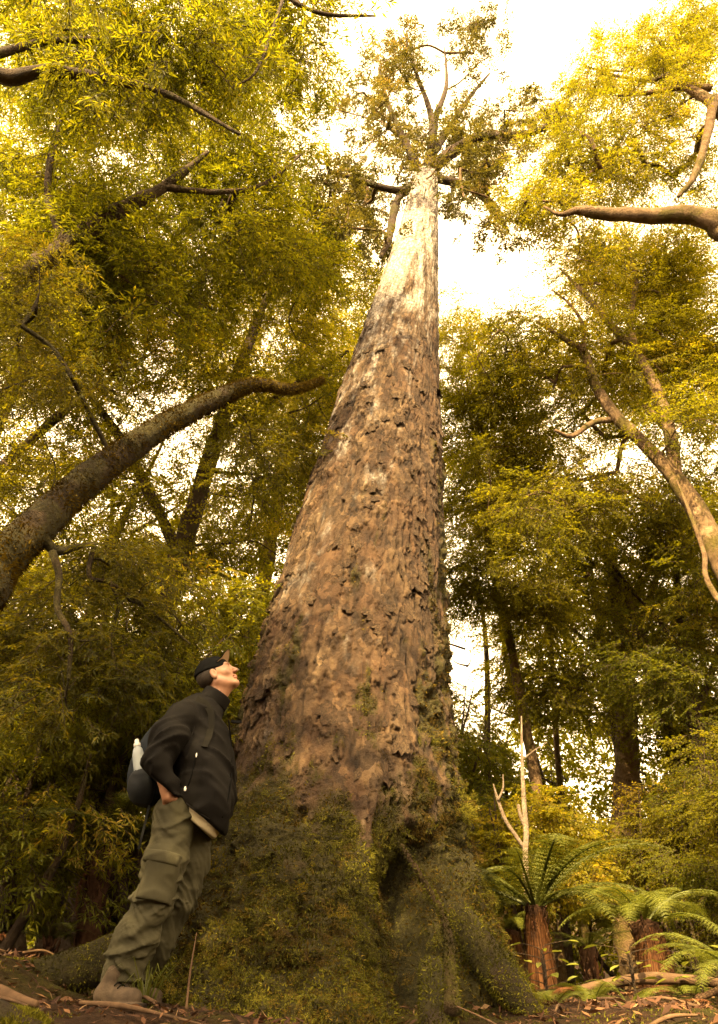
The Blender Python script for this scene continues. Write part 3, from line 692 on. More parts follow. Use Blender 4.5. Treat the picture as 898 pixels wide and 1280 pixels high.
# ---- left: tree with the dark ascending bough, canopy over the upper left
b = gpt(-4.6, 5.0, -0.1)
tree('canopy_tree', 'tree above the arching bough, with a dark ascending branch among fine leaves', b,
     [([b, b+np.array([.1, .2, 2.5]), at(-60, 420, 5.6), at(20, 352, 5.6), at(82, 308, 5.6), at(140, 268, 5.6), at(204, 234, 5.7), at(260, 190, 5.8)], [.22, .19, .16, .14, .12, .10, .075, .03]),
      (pxs((5.6, 5.4), (82, 308), (60, 240), (70, 170), (90, 110)), [.07, .05, .04, .02]),
      (pxs((5.7, 6.2), (204, 234), (270, 240), (330, 230), (380, 190)), [.05, .04, .03, .02])],
     [], 'bark_dark', 'leaf_olive', 'lance', 52, 0.40, 23,
     pxb=[((90, 200), 5.9, .8, 26, (110, 110), .75), ((250, 150), 6.2, .8, 24, (110, 90), .75), ((320, 250), 6.8, .8, 20, (90, 80), .75), ((60, 340), 6.2, .7, 14, (80, 80), .7), ((180, 330), 6.6, .8, 18, (100, 80), .7), ((390, 330), 7.4, .6, 9, (40, 50), .6)])

# ---- overhead at the upper left: long crossing branches
b = gpt(-5.2, 1.0, -0.1)
tree('overhanging_tree', 'tree reaching long thin brownish branches high over the left side', b,
     [([b, b+np.array([.2, .1, 4]), b+np.array([.6, .5, 8]), at(-30, 76, 3.4), at(60, 88, 3.5), at(130, 98, 3.6), at(210, 118, 3.7), at(300, 168, 3.8)], [.24, .2, .15, .075, .06, .05, .035, .015]),
      (pxs((3.5, 3.9), (-20, 72), (60, 52), (150, 50), (230, 48), (320, 30)), [.05, .04, .03, .025, .012]),
      (pxs((3.6, 3.9), (330, -30), (372, 4), (410, 18), (470, 20)), [.04, .03, .025, .012]),
      (pxs((3.5, 3.7), (360, -20), (340, 40), (320, 90), (290, 110)), [.02, .018, .014, .008])],
     [(np.array([-3.6, 1.2, 6.8]), (1.7, 1.2, 1.2), 18, dict(rc=.75, prune=False)), (np.array([-4.6, .9, 8.6]), (1.2, 1.0, 1.2), 10, dict(rc=.7, prune=False))], 'bark_dark', 'leaf_olive', 'lance', 60, 0.36, 29,  # unseen leaf clumps added out of view to shade the arching bough
     pxb=[((60, 40), 3.8, .5, 14, (90, 60), .7), ((220, 40), 3.9, .5, 14, (100, 50), .7), ((350, 40), 4.1, .4, 11, (60, 45), .6), ((150, 110), 4.2, .5, 10, (110, 40), .65), ((390, 100), 4.6, .4, 4, (20, 40), .5)])

# ---- left middle distance
b = gpt(-3.2, 9.5, -0.1)
tree('golden_tree', 'bright yellow green tree behind the arching bough, left of giant trunk', b,
     [([b, b+np.array([.2, 0, 3]), b+np.array([.5, .3, 6.5]), b+np.array([1.0, .3, 10]), b+np.array([1.6, .2, 13])], [.24, .2, .16, .11, .04]),
      ([b+np.array([.4, .2, 5.5]), b+np.array([-.8, -.3, 7.5]), b+np.array([-2, -.5, 9])], [.1, .07, .03]),
      ([b+np.array([.7, .3, 8]), b+np.array([2.0, .3, 9.2]), b+np.array([3.0, 0, 9.8])], [.08, .06, .03])],
     [(b+np.array([.9, -.3, 10.6]), (3.0, 2.2, 2.6), 44, dict(rc=.85)), (b+np.array([.3, -.4, 6.6]), (2.9, 2.0, 2.2), 36, dict(rc=.8)), (b+np.array([2.6, 0, 8.2]), (1.2, 1.2, 2.4), 12, dict(rc=.7))],
     'bark_dark', 'leaf_gold', 'feather', 52, 0.46, 31)
b = gpt(-6.6, 9.2, -0.1)
tree('leafy_tree', 'tall leafy tree at the back, beyond the dark ascending branch', b,
     [([b, b+np.array([.1, 0, 4]), b+np.array([.5, .1, 9]), b+np.array([.8, 0, 13.5])], [.25, .2, .14, .05]),
      ([b+np.array([.3, 0, 6]), b+np.array([1.8, -.3, 8]), b+np.array([3.0, -.5, 9])], [.1, .07, .03])],
     [(b+np.array([.8, -.4, 10.5]), (3.2, 2.2, 3.2), 46, dict(rc=.9)), (b+np.array([1.2, -.4, 5.6]), (2.8, 1.8, 2.2), 30, dict(rc=.8))],
     'bark_dark', 'leaf_gold', 'feather', 52, 0.5, 37)
b = gpt(-2.2, 13.5, -0.1)
tree('back_tree', 'pale leafy tree far behind, seen between arching bough and giant trunk', b,
     [([b, b+np.array([0, 0, 4]), b+np.array([.3, 0, 9]), b+np.array([.8, 0, 15]), b+np.array([1.6, 0, 19])], [.25, .2, .15, .1, .04])],
     [(b+np.array([.9, 0, 14.8]), (2.8, 2.2, 3.6), 40, dict(rc=1.0)), (b+np.array([.2, 0, 7.0]), (3.0, 2.0, 3.4), 40, dict(rc=1.0))],
     'bark_warm', 'leaf_gold', 'feather', 38, 0.58, 41)

# ---- right: big limbed tree
b = gpt(4.9, 7.6, -0.1)
tree('spreading_tree', 'sunlit spreading tree with bare forked golden limbs right of giant trunk', b,
     [([b, b+np.array([-.05, .1, 1.2])] + pxs((8.2, 8.5), (958, 860), (925, 745), (893, 682), (868, 632), (846, 600)), [.24, .22, .19, .17, .155, .14, .125]),
      (pxs((8.5, 8.8), (850, 604), (810, 560), (770, 520), (744, 480), (730, 440), (712, 428), (672, 402)), [.105, .10, .092, .08, .066, .05, .02]),
      (pxs((8.5, 9.2), (846, 604), (838, 545), (822, 490), (795, 440), (765, 408), (735, 372), (700, 335)), [.10, .095, .088, .076, .066, .05, .02]),
      (pxs((8.7, 8.3), (772, 524), (742, 528), (715, 545), (694, 538)), [.055, .05, .04, .02]),
      (pxs((9.0, 9.3), (795, 440), (788, 400), (795, 350), (785, 300)), [.07, .06, .045, .02]),
      (pxs((8.8, 9.0), (838, 540), (818, 520), (805, 508)), [.07, .065, .05]),
      (pxs((8.6, 8.9), (730, 440), (728, 405), (712, 380), (690, 362)), [.04, .035, .025, .015])],
     [], 'bark_warm', 'leaf_gold', 'feather', 52, 0.42, 43,
     pxb=[((830, 360), 9.4, .7, 20, (80, 60), .75), ((690, 430), 9.2, .8, 18, (90, 60), .65), ((620, 440), 9.2, .7, 10, (50, 50), .6), ((860, 460), 9.8, .5, 10, (50, 60), .7), ((870, 530), 8.0, .4, 8, (40, 40), .6), ((690, 640), 9.6, .8, 12, (80, 50), .65), ((740, 330), 9.6, .5, 8, (50, 40), .6), ((770, 470), 10.3, .7, 16, (120, 70), .75), ((700, 570), 10.6, .7, 12, (90, 50), .7), ((860, 610), 10.6, .6, 10, (50, 60), .7)],
     sides=18, rough=0.14)
# ---- right: near tree with the stout horizontal limb
b = gpt(5.6, 4.6, -0.1)
tree('leaning_tree', 'tall tree holding a stout bare limb sideways, with golden crown above it', b,
     [([b, b+np.array([.1, .1, 3]), b+np.array([.0, .4, 7.5]), at(925, 170, 6.2), at(890, 128, 6.3), at(830, 95, 6.4)], [.3, .27, .22, .13, .10, .04]),
      ([b+np.array([.0, .4, 8.0])] + pxs((6.0, 6.2), (915, 288), (892, 276), (860, 268), (820, 270), (780, 268), (745, 266), (722, 263), (700, 268), (680, 258)), [.16, .145, .14, .125, .115, .10, .085, .06, .03, .012]),
      (pxs((6.2, 6.6), (893, 122), (884, 170), (868, 220), (848, 246)), [.08, .07, .055, .03]),
      (pxs((6.3, 6.5), (890, 110), (860, 108), (820, 115), (770, 120)), [.07, .06, .045, .02])],
     [], 'bark_warm', 'leaf_gold', 'feather', 60, 0.36, 47,
     pxb=[((800, 90), 6.6, .7, 22, (90, 60), .65), ((860, 40), 6.4, .5, 14, (60, 50), .65), ((730, 160), 6.9, .6, 16, (60, 60), .6), ((810, 190), 7.0, .6, 14, (90, 50), .6), ((690, 250), 7.0, .5, 14, (45, 50), .52), ((760, 225), 7.2, .5, 10, (60, 40), .55), ((880, 210), 7.2, .4, 6, (30, 50), .55), ((740, 310), 7.4, .4, 6, (40, 25), .5)],
     sides=18, rough=0.14)
# ---- right: straight trunks further back
b = gpt(*at(786, 1150, 13.5)[:2], -0.1)
tree('straight_tree', 'straight brown trunk rising behind the tree ferns, forking high up', b,
     [([b, b+np.array([.0, 0, 1.5]), at(784, 960, 13.6), at(782, 850, 13.8), at(768, 720, 14), at(758, 650, 14.2)], [.27, .24, .22, .18, .13, .03]),
      (pxs((13.8, 14.2), (782, 850), (800, 780), (830, 700), (850, 660)), [.1, .08, .06, .03]),
      (pxs((13.8, 13.2), (782, 880), (750, 820), (720, 790), (690, 770)), [.07, .06, .045, .02])],
     [], 'bark_warm', 'leaf_gold', 'feather', 42, 0.52, 53,
     pxb=[((720, 720), 13.5, 1.2, 26, (110, 90), .85), ((820, 760), 13.8, 1.2, 24, (90, 100), .85), ((700, 860), 13, 1.0, 14, (70, 60), .75), ((860, 900), 13, 1.0, 12, (60, 70), .75), ((640, 640), 13.5, .8, 14, (80, 80), .8)], sides=16)
b = gpt(*at(875, 1140, 11.5)[:2], -0.1)
tree('dark_tree', 'dark slender tree beside the straight brown trunk at far right', b,
     [([b, b+np.array([0, 0, 1.5]), at(878, 980, 11.6), at(862, 860, 11.8), at(850, 760, 12), at(842, 680, 12)], [.17, .15, .14, .12, .08, .03]),
      (pxs((11.7, 12), (866, 900), (890, 840), (910, 780)), [.07, .05, .02]),
      (pxs((11.8, 12), (856, 820), (820, 770), (790, 740)), [.06, .045, .02])],
     [], 'bark_dark', 'leaf_olive', 'feather', 50, 0.42, 59,
     pxb=[((870, 780), 11.6, .8, 14, (50, 70), .7), ((800, 830), 11.4, .8, 10, (60, 50), .65), ((885, 960), 10.8, .6, 8, (30, 60), .6), ((820, 660), 12, .8, 12, (70, 50), .7)])
b = gpt(*at(690, 1150, 12.5)[:2], -0.1)
tree('feathery_tree', 'feathery layered tree directly right of the giant trunk, branches drooping', b,
     [([b, b+np.array([.05, 0, 2.5]), b+np.array([-.1, 0, 5.5]), b+np.array([-.3, .1, 9]), b+np.array([-.3, .2, 12.5])], [.11, .10, .085, .06, .02])],
     [], 'bark_warm', 'leaf_gold', 'feather', 54, 0.44, 61,
     pxb=[((600, 500), 11.2, .9, 20, (60, 80), .75), ((610, 610), 11.2, .9, 20, (70, 70), .75), ((600, 710), 11.2, .9, 15, (60, 50), .7), ((680, 760), 11.6, .8, 10, (60, 40), .65), ((575, 430), 11.5, .5, 8, (25, 40), .6), ((665, 560), 12, .8, 10, (50, 50), .7)])
b = gpt(8.0, 11.0, -0.1)
tree('edge_tree', 'tall broad tree standing at the back behind the golden forked limbs', b,
     [([b, b+np.array([-.1, 0, 4]), b+np.array([-.4, .1, 9]), b+np.array([-.8, 0, 14])], [.26, .2, .15, .05])],
     [(b+np.array([-1.2, 0, 11.5]), (2.8, 2.2, 3.6), 40, dict(rc=.9)), (b+np.array([-1.6, 0, 6.0]), (2.4, 1.8, 2.6), 26, dict(rc=.85))],
     'bark_dark', 'leaf_gold', 'feather', 48, 0.5, 67)
# pale leaning pole in front of the spreading tree
b = gpt(4.9, 6.8, -0.05)
T = thing('slanting_sapling', 'thin pale slanting sapling crossing below the golden forked limbs', 'tree', b)
V, Q, Tt = tube([b, b+np.array([-.1, .1, 1.6]), at(900, 752, 7.3), at(880, 690, 7.4), at(862, 640, 7.5), at(846, 600, 7.6)], [.042, .04, .034, .028, .022, .01], 10, n=30, rough=.15)
part('trunk', V, [Q, Tt], M['bark_warm'], T)

# ---- unseen trees added behind the camera: their shade keeps the sun off the lower trunk
SRC = [o for o in COL.objects if o.get('category') == 'tree' and o.name.split('.')[0] in ('golden_tree', 'leafy_tree', 'back_tree')]
for k, (s, x, y, rz, sc_) in enumerate(((0, -2.3, -2.0, 2.2, .62), (1, -7.5, -4.5, 0.8, .62), (0, .4, -5.5, 5.1, .62), (1, 6.5, -6.5, 2.9, .7))):
    c = copy_tree(SRC[s]); c.location = (x, y, float(gz(x, y)) - 0.1); c.rotation_euler = (0, 0, rz); c.scale = (sc_,)*3
    c['label'] = 'unseen tall leafy tree added behind the viewpoint'; c['group'] = 'unseen trees added behind the viewpoint'
# ---------------------------------------------------------------- understorey
def shrub(label, x, y, h, r, n, leafmat, kind, per, size, seed, stems=5, name='understory_shrub', group=None, rc=0.42, zlo=0.35, **kw):
    b = gpt(x, y, -0.05); rng = np.random.default_rng(seed)
    T = thing(name, label, 'shrub', b, group)
    S = []
    for k in range(stems):
        a = rng.uniform(0, 6.28); e = b + np.array([math.cos(a)*r*.5, math.sin(a)*r*.5, h*rng.uniform(.7, 1)])
        S.append(([b + np.array([math.cos(a)*.06, math.sin(a)*.06, 0]), (b*0.55 + e*0.45) + rng.normal(0, .08*h, 3)*np.array([1, 1, .2]), e], [.03*h**.5, .02*h**.5, .008]))
    c = Crown(S, seed); c.blob(b + np.array([0, 0, h*(zlo+1)/2]), (r, r, h*(1-zlo)/2), n, rc=rc, shell=0.1)
    V = Bag()
    for pts, rr in S: V.tube(pts, rr, 6, n=12, rough=.2)
    part('stem', *V.out(), M['bark_dark'], T)
    c.branches(.0045); lv = c.leaves(kind, per, size, **kw)
    part('branchwork', *c.bag.out(), M['bark_dark'], T, kind='stuff')
    foliage_part('foliage', *lv, leafmat, T, rng)
    return T
shrub('willowy shrub with long narrow leaves right behind the man', -1.75, 6.6, 3.6, 1.15, 34, 'leaf_olive', 'lance', 130, .30, 201, droop=.45)
shrub('shrub with long narrow pale leaf tips hanging over the mossy root', -2.5, 5.7, 2.0, .85, 26, 'leaf_olive', 'lance', 150, .26, 202, droop=.5, zlo=.18, tone0=.55)
shrub('tall narrow leaved shrub under the arching bough', -3.2, 7.3, 4.2, 1.2, 36, 'leaf_gold', 'lance', 110, .32, 203, droop=.45)
shrub('dense dark shrub at the left, behind the pale tipped shrub', -3.5, 6.4, 3.0, 1.1, 26, 'leaf_dark', 'lance', 120, .30, 204, droop=.45)
shrub('leafy shrub with yellowish leaves close to giant trunk, left of it', -1.15, 8.2, 4.6, 1.1, 34, 'leaf_gold', 'small', 110, .36, 205)
shrub('low bush of small leaves beside the pale dead snag', 1.95, 9.6, 2.3, .8, 20, 'leaf_gold', 'small', 110, .34, 206, tone0=.6)
shrub('round bush of bright leaves behind the pale dead snag', 2.4, 10.6, 2.1, .9, 20, 'leaf_gold', 'small', 95, .40, 207, tone0=.6)
shrub('tall bush of drooping leaves right of the giant trunk', 1.75, 11.6, 4.4, .9, 26, 'leaf_olive', 'lance', 90, .40, 208, droop=.4)
shrub('bush with pale sprays next to the straight brown trunk', 4.7, 11.2, 2.8, 1.0, 24, 'leaf_gold', 'feather', 90, .40, 209)
shrub('bush standing at the far right behind the large fern', 4.5, 9.4, 1.6, .8, 22, 'leaf_olive', 'feather', 95, .38, 210)
shrub('bush hanging over the ferns from the far right', 4.1, 8.0, 2.6, .6, 12, 'leaf_gold', 'feather', 100, .34, 211, zlo=.5)

# ---- more bushes of the same kinds filling the back of the wood
BS = [o for o in COL.objects if o.get('category') == 'shrub']
for k, (s_, x, y, rz, sc_) in enumerate(((5, 5.8, 14.5, 1.0, 1.3), (6, 1.0, 15.0, 2.0, 1.4), (7, 6.8, 14.0, 3.0, 1.1), (8, 6.6, 12.5, 4.0, 1.2), (4, 2.6, 16.5, 5.0, 1.2), (6, 5.6, 17.0, .5, 1.5), (0, -3.0, 10.5, 1.5, 1.2), (2, -5.4, 9.2, 2.5, 1.1),
        (3, -4.3, 8.2, 3.5, 1.2), (4, -.4, 11.5, 4.5, 1.1), (2, -4.6, 12.0, 5.5, 1.3), (3, -5.4, 11.0, .2, 1.3), (0, -1.6, 14.0, 1.1, 1.4), (1, -3.0, 6.9, 2.0, 1.2), (7, 8.0, 16.5, 1.7, 1.3), (5, 5.8, 10.4, 2.2, 1.2))):
    c = copy_tree(BS[s_]); c.location = (x, y, float(gz(x, y)) - .05); c.rotation_euler = (0, 0, rz); c.scale = (sc_,)*3
    fol = 'narrow' if s_ in (0, 1, 2, 3, 7) else 'feathery' if s_ == 8 else 'small'
    c['label'] = '%s leaved bush at the back of the wood, on the side of %s' % (fol, 'the man' if x < 0 else 'the ferns'); c['group'] = '%s leaved bushes at the back, %s' % (fol, 'man side' if x < 0 else 'fern side')

# ---- far wood: one mass behind everything
def far_wood():
    rng = np.random.default_rng(77); n = 9000
    a = rng.uniform(-1.15, 1.15, n); d = rng.uniform(17, 27, n); x = d*np.sin(a); y = d*np.cos(a)
    h = 9 + 4*fbm(np.stack([a*6, a*0, a*0], -1), 2, 6) - 4.5*np.exp(-((a-0.155)/0.06)**2)
    z = rng.uniform(0.0, 1, n)**0.8*h + 0.3
    D = rng.normal(0, 1, (n, 3)); D[:, 2] = D[:, 2]*.4 - .3
    P = np.stack([x, y, z], -1)
    o = foliage_part('far_wood', P, D, np.array([0, 0, 1.]) + rng.normal(0, .45, (n, 3)), rng.uniform(.7, 1.3, n), np.clip(.45 + .3*fbm(P*.5, 2, 8), 0, 1), 'small', 'leaf_olive', None, rng)
    tag(o, 'dense mass of forest foliage closing the background', 'foliage', kind='stuff')
far_wood()
# slim trunks one can pick out in the depth of the wood
rng = np.random.default_rng(15)
for k, (px_, Yd, w_) in enumerate(((702, 16, .10), (735, 15, .08), (826, 15, .13), (846, 17, .10), (612, 15.5, .09), (895, 13, .14), (62, 12, .13), (12, 10.5, .12), (150, 13, .10), (250, 12.5, .12))):
    p = at(px_, 1150, Yd); b = gpt(p[0], p[1], -.1); hh = rng.uniform(7, 10)
    T = thing('slender_trunk', 'slim straight %s trunk deep in the wood, on the side of %s' % ('reddish brown' if k % 2 else 'dark', 'the ferns' if px_ > 449 else 'the man'), 'tree', b, 'slim %s trunks, %s side' % ('reddish' if k % 2 else 'dark', 'fern' if px_ > 449 else 'man'))
    V, Q, Tt = tube([b, b+np.array([rng.normal(0, .1), 0, hh*.35]), b+np.array([rng.normal(0, .3), 0, hh*.7]), b+np.array([rng.normal(0, .5), 0, hh])], [w_, w_*.85, w_*.65, w_*.2], 9, n=22, rough=.2, seed=k)
    part('trunk', V, [Q, Tt], M['bark_warm' if k % 2 else 'bark_dark'], T)
    S = [([b+np.array([0, 0, hh*.5]), b+np.array([0, 0, hh])], [.05, .02])]
    Bg = Bag()
    for q in range(6):
        s0 = b + np.array([0, 0, hh*rng.uniform(.4, .9)]); a = rng.uniform(0, 6.28); Lb = rng.uniform(.8, 1.8)
        Bg.tube([s0, s0+np.array([math.cos(a)*Lb*.5, math.sin(a)*Lb*.5, Lb*.25]), s0+np.array([math.cos(a)*Lb, math.sin(a)*Lb, Lb*.6])], [w_*.3, w_*.2, .006], 5, n=8, rough=.2)
    part('branchwork', *Bg.out(), M['bark_dark'], T, kind='stuff')

# ---- tree ferns
def frond_mesh(name, seed, mat, droop=1.0, dead=False):
    """one arching twice-divided frond of unit length, leaving the crown along +X"""
    rng = np.random.default_rng(seed); n = 30
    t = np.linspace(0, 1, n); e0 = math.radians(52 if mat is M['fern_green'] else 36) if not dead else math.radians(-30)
    ang = e0 - (t**1.25)*math.radians(95)*droop; seg = np.stack([np.cos(ang), 0*t, np.sin(ang)], -1)/n
    C = np.cumsum(seg, 0); C[:, 1] += 0.05*np.sin(t*2.5)*rng.normal(0, 1)
    V = []; Q = []; rn = []
    tv, tq, tt = tube(C[::3], np.linspace(.013, .002, len(C[::3])), 4, n=20, cap=False)
    Vb = [tv]; Fb = [tq]; cnt = len(tv); rn += [0.0]*len(tq)
    for i in range(3, n):
        T = seg[i]/np.linalg.norm(seg[i]); Nn = np.array([-T[2], 0, T[0]])
        pl = (0.20 if mat is M['fern_green'] else 0.16)*math.sin(math.pi*min(1, (t[i]*0.93 + .07))**.85)**.8 + .012
        for s in (-1, 1):
            d = T*0.42 + np.array([0, s*1.0, 0]) + Nn*(-.10 + rng.normal(0, .06)); 
            if dead: d = T*0.6 + np.array([0, s*.7, 0]) + Nn*rng.normal(-.35, .2)
            d /= np.linalg.norm(d); k = 9
            for q in range(k):
                u = (q + .6)/k; b0 = C[i] + d*pl*u + np.array([0, 0, -.12*pl*u*u]); ll = pl*.17*(1.15-u)*(1.0 if not dead else .8) + .004
                for s2 in (-1, 1):
                    e = d*.55 + T*s2*s*0 + np.cross(Nn, d)*s2; e /= np.linalg.norm(e); wv = d*ll*.36
                    V4 = np.array([b0-wv*.6, b0+e*ll*.6-wv*.6+Nn*rng.normal(0, .002), b0+e*ll, b0+e*ll*.5+wv*.8])
                    Vb.append(V4); Fb.append(np.arange(4)[None]+cnt); cnt += 4; rn.append(np.clip(.5+rng.normal(0, .18)+.1*(i % 3-1), 0, 1))
    return build_mesh(name, np.vstack(Vb), np.vstack(Fb), mat, False, {'rnd': ('FACE', np.array(rn))})
FR = {'green': [frond_mesh('frond', s, M['fern_green'], d) for s, d in ((1, 1.0), (2, .8), (3, 1.2))],
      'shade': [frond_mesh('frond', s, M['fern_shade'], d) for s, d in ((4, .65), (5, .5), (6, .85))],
      'dead': [frond_mesh('dead_frond', s, M['fern_dead'], .55, True) for s in (7, 8)]}
def fern(label, crown_pt, nfr, L, kind, trunk_r, ndead=3, skirt=False, seed=0, tilt=0.0, azr=None, name='tree_fern', deadL=.8):
    rng = np.random.default_rng(seed); cpt = np.asarray(crown_pt, float); b = gpt(cpt[0] + rng.normal(0, .03), cpt[1], -.05)
    T = thing(name, label, 'fern', b); H = cpt[2] - b[2]
    tb = Bag(); tb.tube([b, b*.5 + cpt*.5 + rng.normal(0, .02, 3), cpt + np.array([0, 0, .03])], [trunk_r*1.25, trunk_r*.95, trunk_r*1.05], 14, n=24, rough=.35, seed=seed)
    for k in range(int(40*H/.8)):                        # old frond bases studding the trunk
        a = rng.uniform(0, 6.28); z = rng.uniform(.05, 1); o = np.array([math.cos(a), math.sin(a), 0]); p = b + (cpt-b)*z + o*trunk_r*.85
        tb.tube([p, p + o*.03 + np.array([0, 0, .05]), p + o*.045 + np.array([0, 0, rng.uniform(.07, .13)])], [.014, .011, .005], 4, n=4)
    part('trunk', *tb.out(), M['fern_trunk'], T)
    for k in range(nfr):
        az = (k + rng.uniform(-.35, .35))/nfr*2*math.pi if azr is None else rng.uniform(*azr)
        o = obj('frond', FR[kind][rng.integers(3)], T); o.location = Vector(cpt - b)
        o.rotation_euler = (rng.normal(0, .12), rng.normal(tilt, .14), az); s = L*rng.uniform(.8, 1.12); o.scale = (s, s, s*rng.uniform(.85, 1.1))
    for k in range(ndead):
        az = rng.uniform(0, 6.28) if k else -1.2
        o = obj('dead_frond', FR['dead'][k % 2], T); o.location = Vector(cpt - b) + Vector((math.cos(az)*trunk_r*.8, math.sin(az)*trunk_r*.8, -.02))
        o.rotation_euler = (rng.normal(0, .1), math.radians(48 + rng.normal(0, 8)), az); s = min(deadL, H*1.15)*rng.uniform(.85, 1.05); o.scale = (s*.9, s*.8, s)
    if skirt:                                            # brown thatch of hanging dead stalks
        k = 900; a = rng.uniform(0, 6.28, k); z0 = rng.uniform(.45, 1.0, k)*H; ln = rng.uniform(.12, .75, k)*H
        R0 = trunk_r*1.1; o = np.stack([np.cos(a), np.sin(a), 0*a], -1)
        A = b + o*R0 + np.array([0, 0, 1.0])*z0[:, None]; E = A + o*(rng.uniform(.0, .8, k)**1.5*trunk_r)[:, None] - np.array([0, 0, 1.0])*np.minimum(ln, z0*.95)[:, None]
        s = np.stack([-np.sin(a), np.cos(a), 0*a], -1)*.006
        part('thatch', np.stack([A-s, A+s, E], 1).reshape(-1, 3), np.arange(3*k).reshape(-1, 3), M['thatch'], T, False, {'rnd': ('FACE', rng.uniform(0, 1, k))}, kind='stuff')
    return T
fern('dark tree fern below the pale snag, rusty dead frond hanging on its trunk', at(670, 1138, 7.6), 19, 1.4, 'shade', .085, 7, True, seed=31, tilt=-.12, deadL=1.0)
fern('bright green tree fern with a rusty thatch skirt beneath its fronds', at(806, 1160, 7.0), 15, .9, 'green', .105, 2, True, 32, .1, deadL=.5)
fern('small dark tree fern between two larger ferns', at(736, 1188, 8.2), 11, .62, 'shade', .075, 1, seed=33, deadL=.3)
fern('pale green fern beside the right flank of giant trunk', at(637, 1168, 9.4), 11, .72, 'green', .10, 2, True, 34, .05, deadL=.4)
fern('green fern with long fronds at the far right, beside the thatched fern', at(925, 1222, 5.6), 11, .72, 'green', .07, 0, seed=35, tilt=.05)
fern('low green fern on the ground under the far right fern', at(868, 1262, 6.4), 9, .42, 'green', .05, 0, seed=36, tilt=-.1)
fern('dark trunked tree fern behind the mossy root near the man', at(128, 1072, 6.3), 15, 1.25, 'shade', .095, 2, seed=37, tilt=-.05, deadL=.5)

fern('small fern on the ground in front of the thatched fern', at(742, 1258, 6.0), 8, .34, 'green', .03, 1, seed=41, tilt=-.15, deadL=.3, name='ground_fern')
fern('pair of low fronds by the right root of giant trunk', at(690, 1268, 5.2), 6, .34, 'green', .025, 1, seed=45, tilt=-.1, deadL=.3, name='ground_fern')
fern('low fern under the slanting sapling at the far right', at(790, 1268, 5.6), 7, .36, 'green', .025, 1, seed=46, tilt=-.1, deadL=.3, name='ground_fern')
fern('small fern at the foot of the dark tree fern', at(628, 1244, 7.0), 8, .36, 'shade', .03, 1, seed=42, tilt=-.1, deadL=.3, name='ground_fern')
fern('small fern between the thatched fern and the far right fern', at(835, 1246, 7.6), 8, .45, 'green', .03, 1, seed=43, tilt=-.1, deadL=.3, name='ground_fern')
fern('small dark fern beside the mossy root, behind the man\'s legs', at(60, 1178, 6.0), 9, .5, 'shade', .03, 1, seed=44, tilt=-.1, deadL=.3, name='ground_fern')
rngf = np.random.default_rng(61)
for k in range(12):                                     # shed fronds lying brown on the ground
    x, y = (rngf.uniform(1.2, 4.4), rngf.uniform(5.0, 8.5)) if k < 10 else (rngf.uniform(-3.0, -1.9), rngf.uniform(4.2, 5.4))
    o = obj('fallen_frond', FR['dead'][k % 2]); o.location = gpt(x, y, .06); s = rngf.uniform(.4, .7); o.scale = (s, s*.9, s*.22)
    o.rotation_euler = (rngf.normal(0, .3), rngf.uniform(-.45, -.25), rngf.uniform(0, 6.28)); tag(o, 'rusty brown shed frond lying on the ground among the ferns', 'frond', 'shed fronds on the ground')

# ---- pale dead snag
b = gpt(*at(660, 1150, 7.9)[:2], -.05)
T = thing('dead_snag', 'pale barkless dead snag with a forked branch rising above the dark fern', 'snag', b)
V, Q, Tt = tube([b] + pxs((7.9, 8.05), (660, 1120), (657, 1070), (658, 1040), (655, 1000), (653, 955), (652, 895)), [.036, .033, .031, .028, .024, .018, .007], 10, n=50, rough=.12); part('trunk', V, [Q, Tt], M['bark_pale'], T)
V, Q, Tt = tube(pxs((7.95, 7.85), (657, 1062), (645, 1045), (632, 1025), (622, 998), (617, 980)), [.022, .021, .019, .015, .006], 8, n=26, rough=.12); lb = part('limb', V, [Q, Tt], M['bark_pale'], T)
V, Q, Tt = tube(pxs((7.85, 7.85), (623, 1000), (629, 985), (629, 968)), [.013, .010, .005], 6, n=12); part('twig', V, [Q, Tt], M['bark_pale'], lb)
V, Q, Tt = tube(pxs((7.97, 7.95), (656, 1032), (651, 1020), (648, 1006)), [.02, .019, .015], 8, n=12, rough=.1); part('limb', V, [Q, Tt], M['bark_pale'], T)
V, Q, Tt = tube(pxs((8.02, 8.05), (653, 950), (668, 938), (684, 928)), [.009, .006, .003], 6, n=10); part('limb', V, [Q, Tt], M['bark_pale'], T)

# ---------------------------------------------------------------- forest floor details
rng = np.random.default_rng(99)
def scatter_litter():
    n = 34000; x = rng.uniform(-5.5, 6.5, n); y = 2.4 + rng.uniform(0, 1, n)**1.4*8; z = gz(x, y) + rng.uniform(.0, .03, n)
    P = np.stack([x, y, z], -1); d = rng.normal(0, 1, (n, 3)); d[:, 2] *= .35; d /= np.linalg.norm(d, axis=1)[:, None]
    u = np.array([0, 0, 1.]) + rng.normal(0, .45, (n, 3)); s = np.cross(u, d); s /= np.linalg.norm(s, axis=1)[:, None]; nn = np.cross(d, s)
    l = rng.uniform(.010, .038, n)[:, None]; w2 = l*rng.uniform(.06, .42, n)[:, None]
    V = np.stack([P-d*l, P+s*w2+nn*w2*.5, P+d*l+nn*l*.25, P-s*w2+nn*w2*.5], 1).reshape(-1, 3)
    o = obj('leaf_litter', build_mesh('leaf_litter', V, np.arange(4*n).reshape(-1, 4), M['litter'], False, {'rnd': ('FACE', rng.uniform(0, 1, n)**1.3)}))
    tag(o, 'brown fallen leaves and bark scraps covering the ground', 'leaf litter', kind='stuff')
scatter_litter()
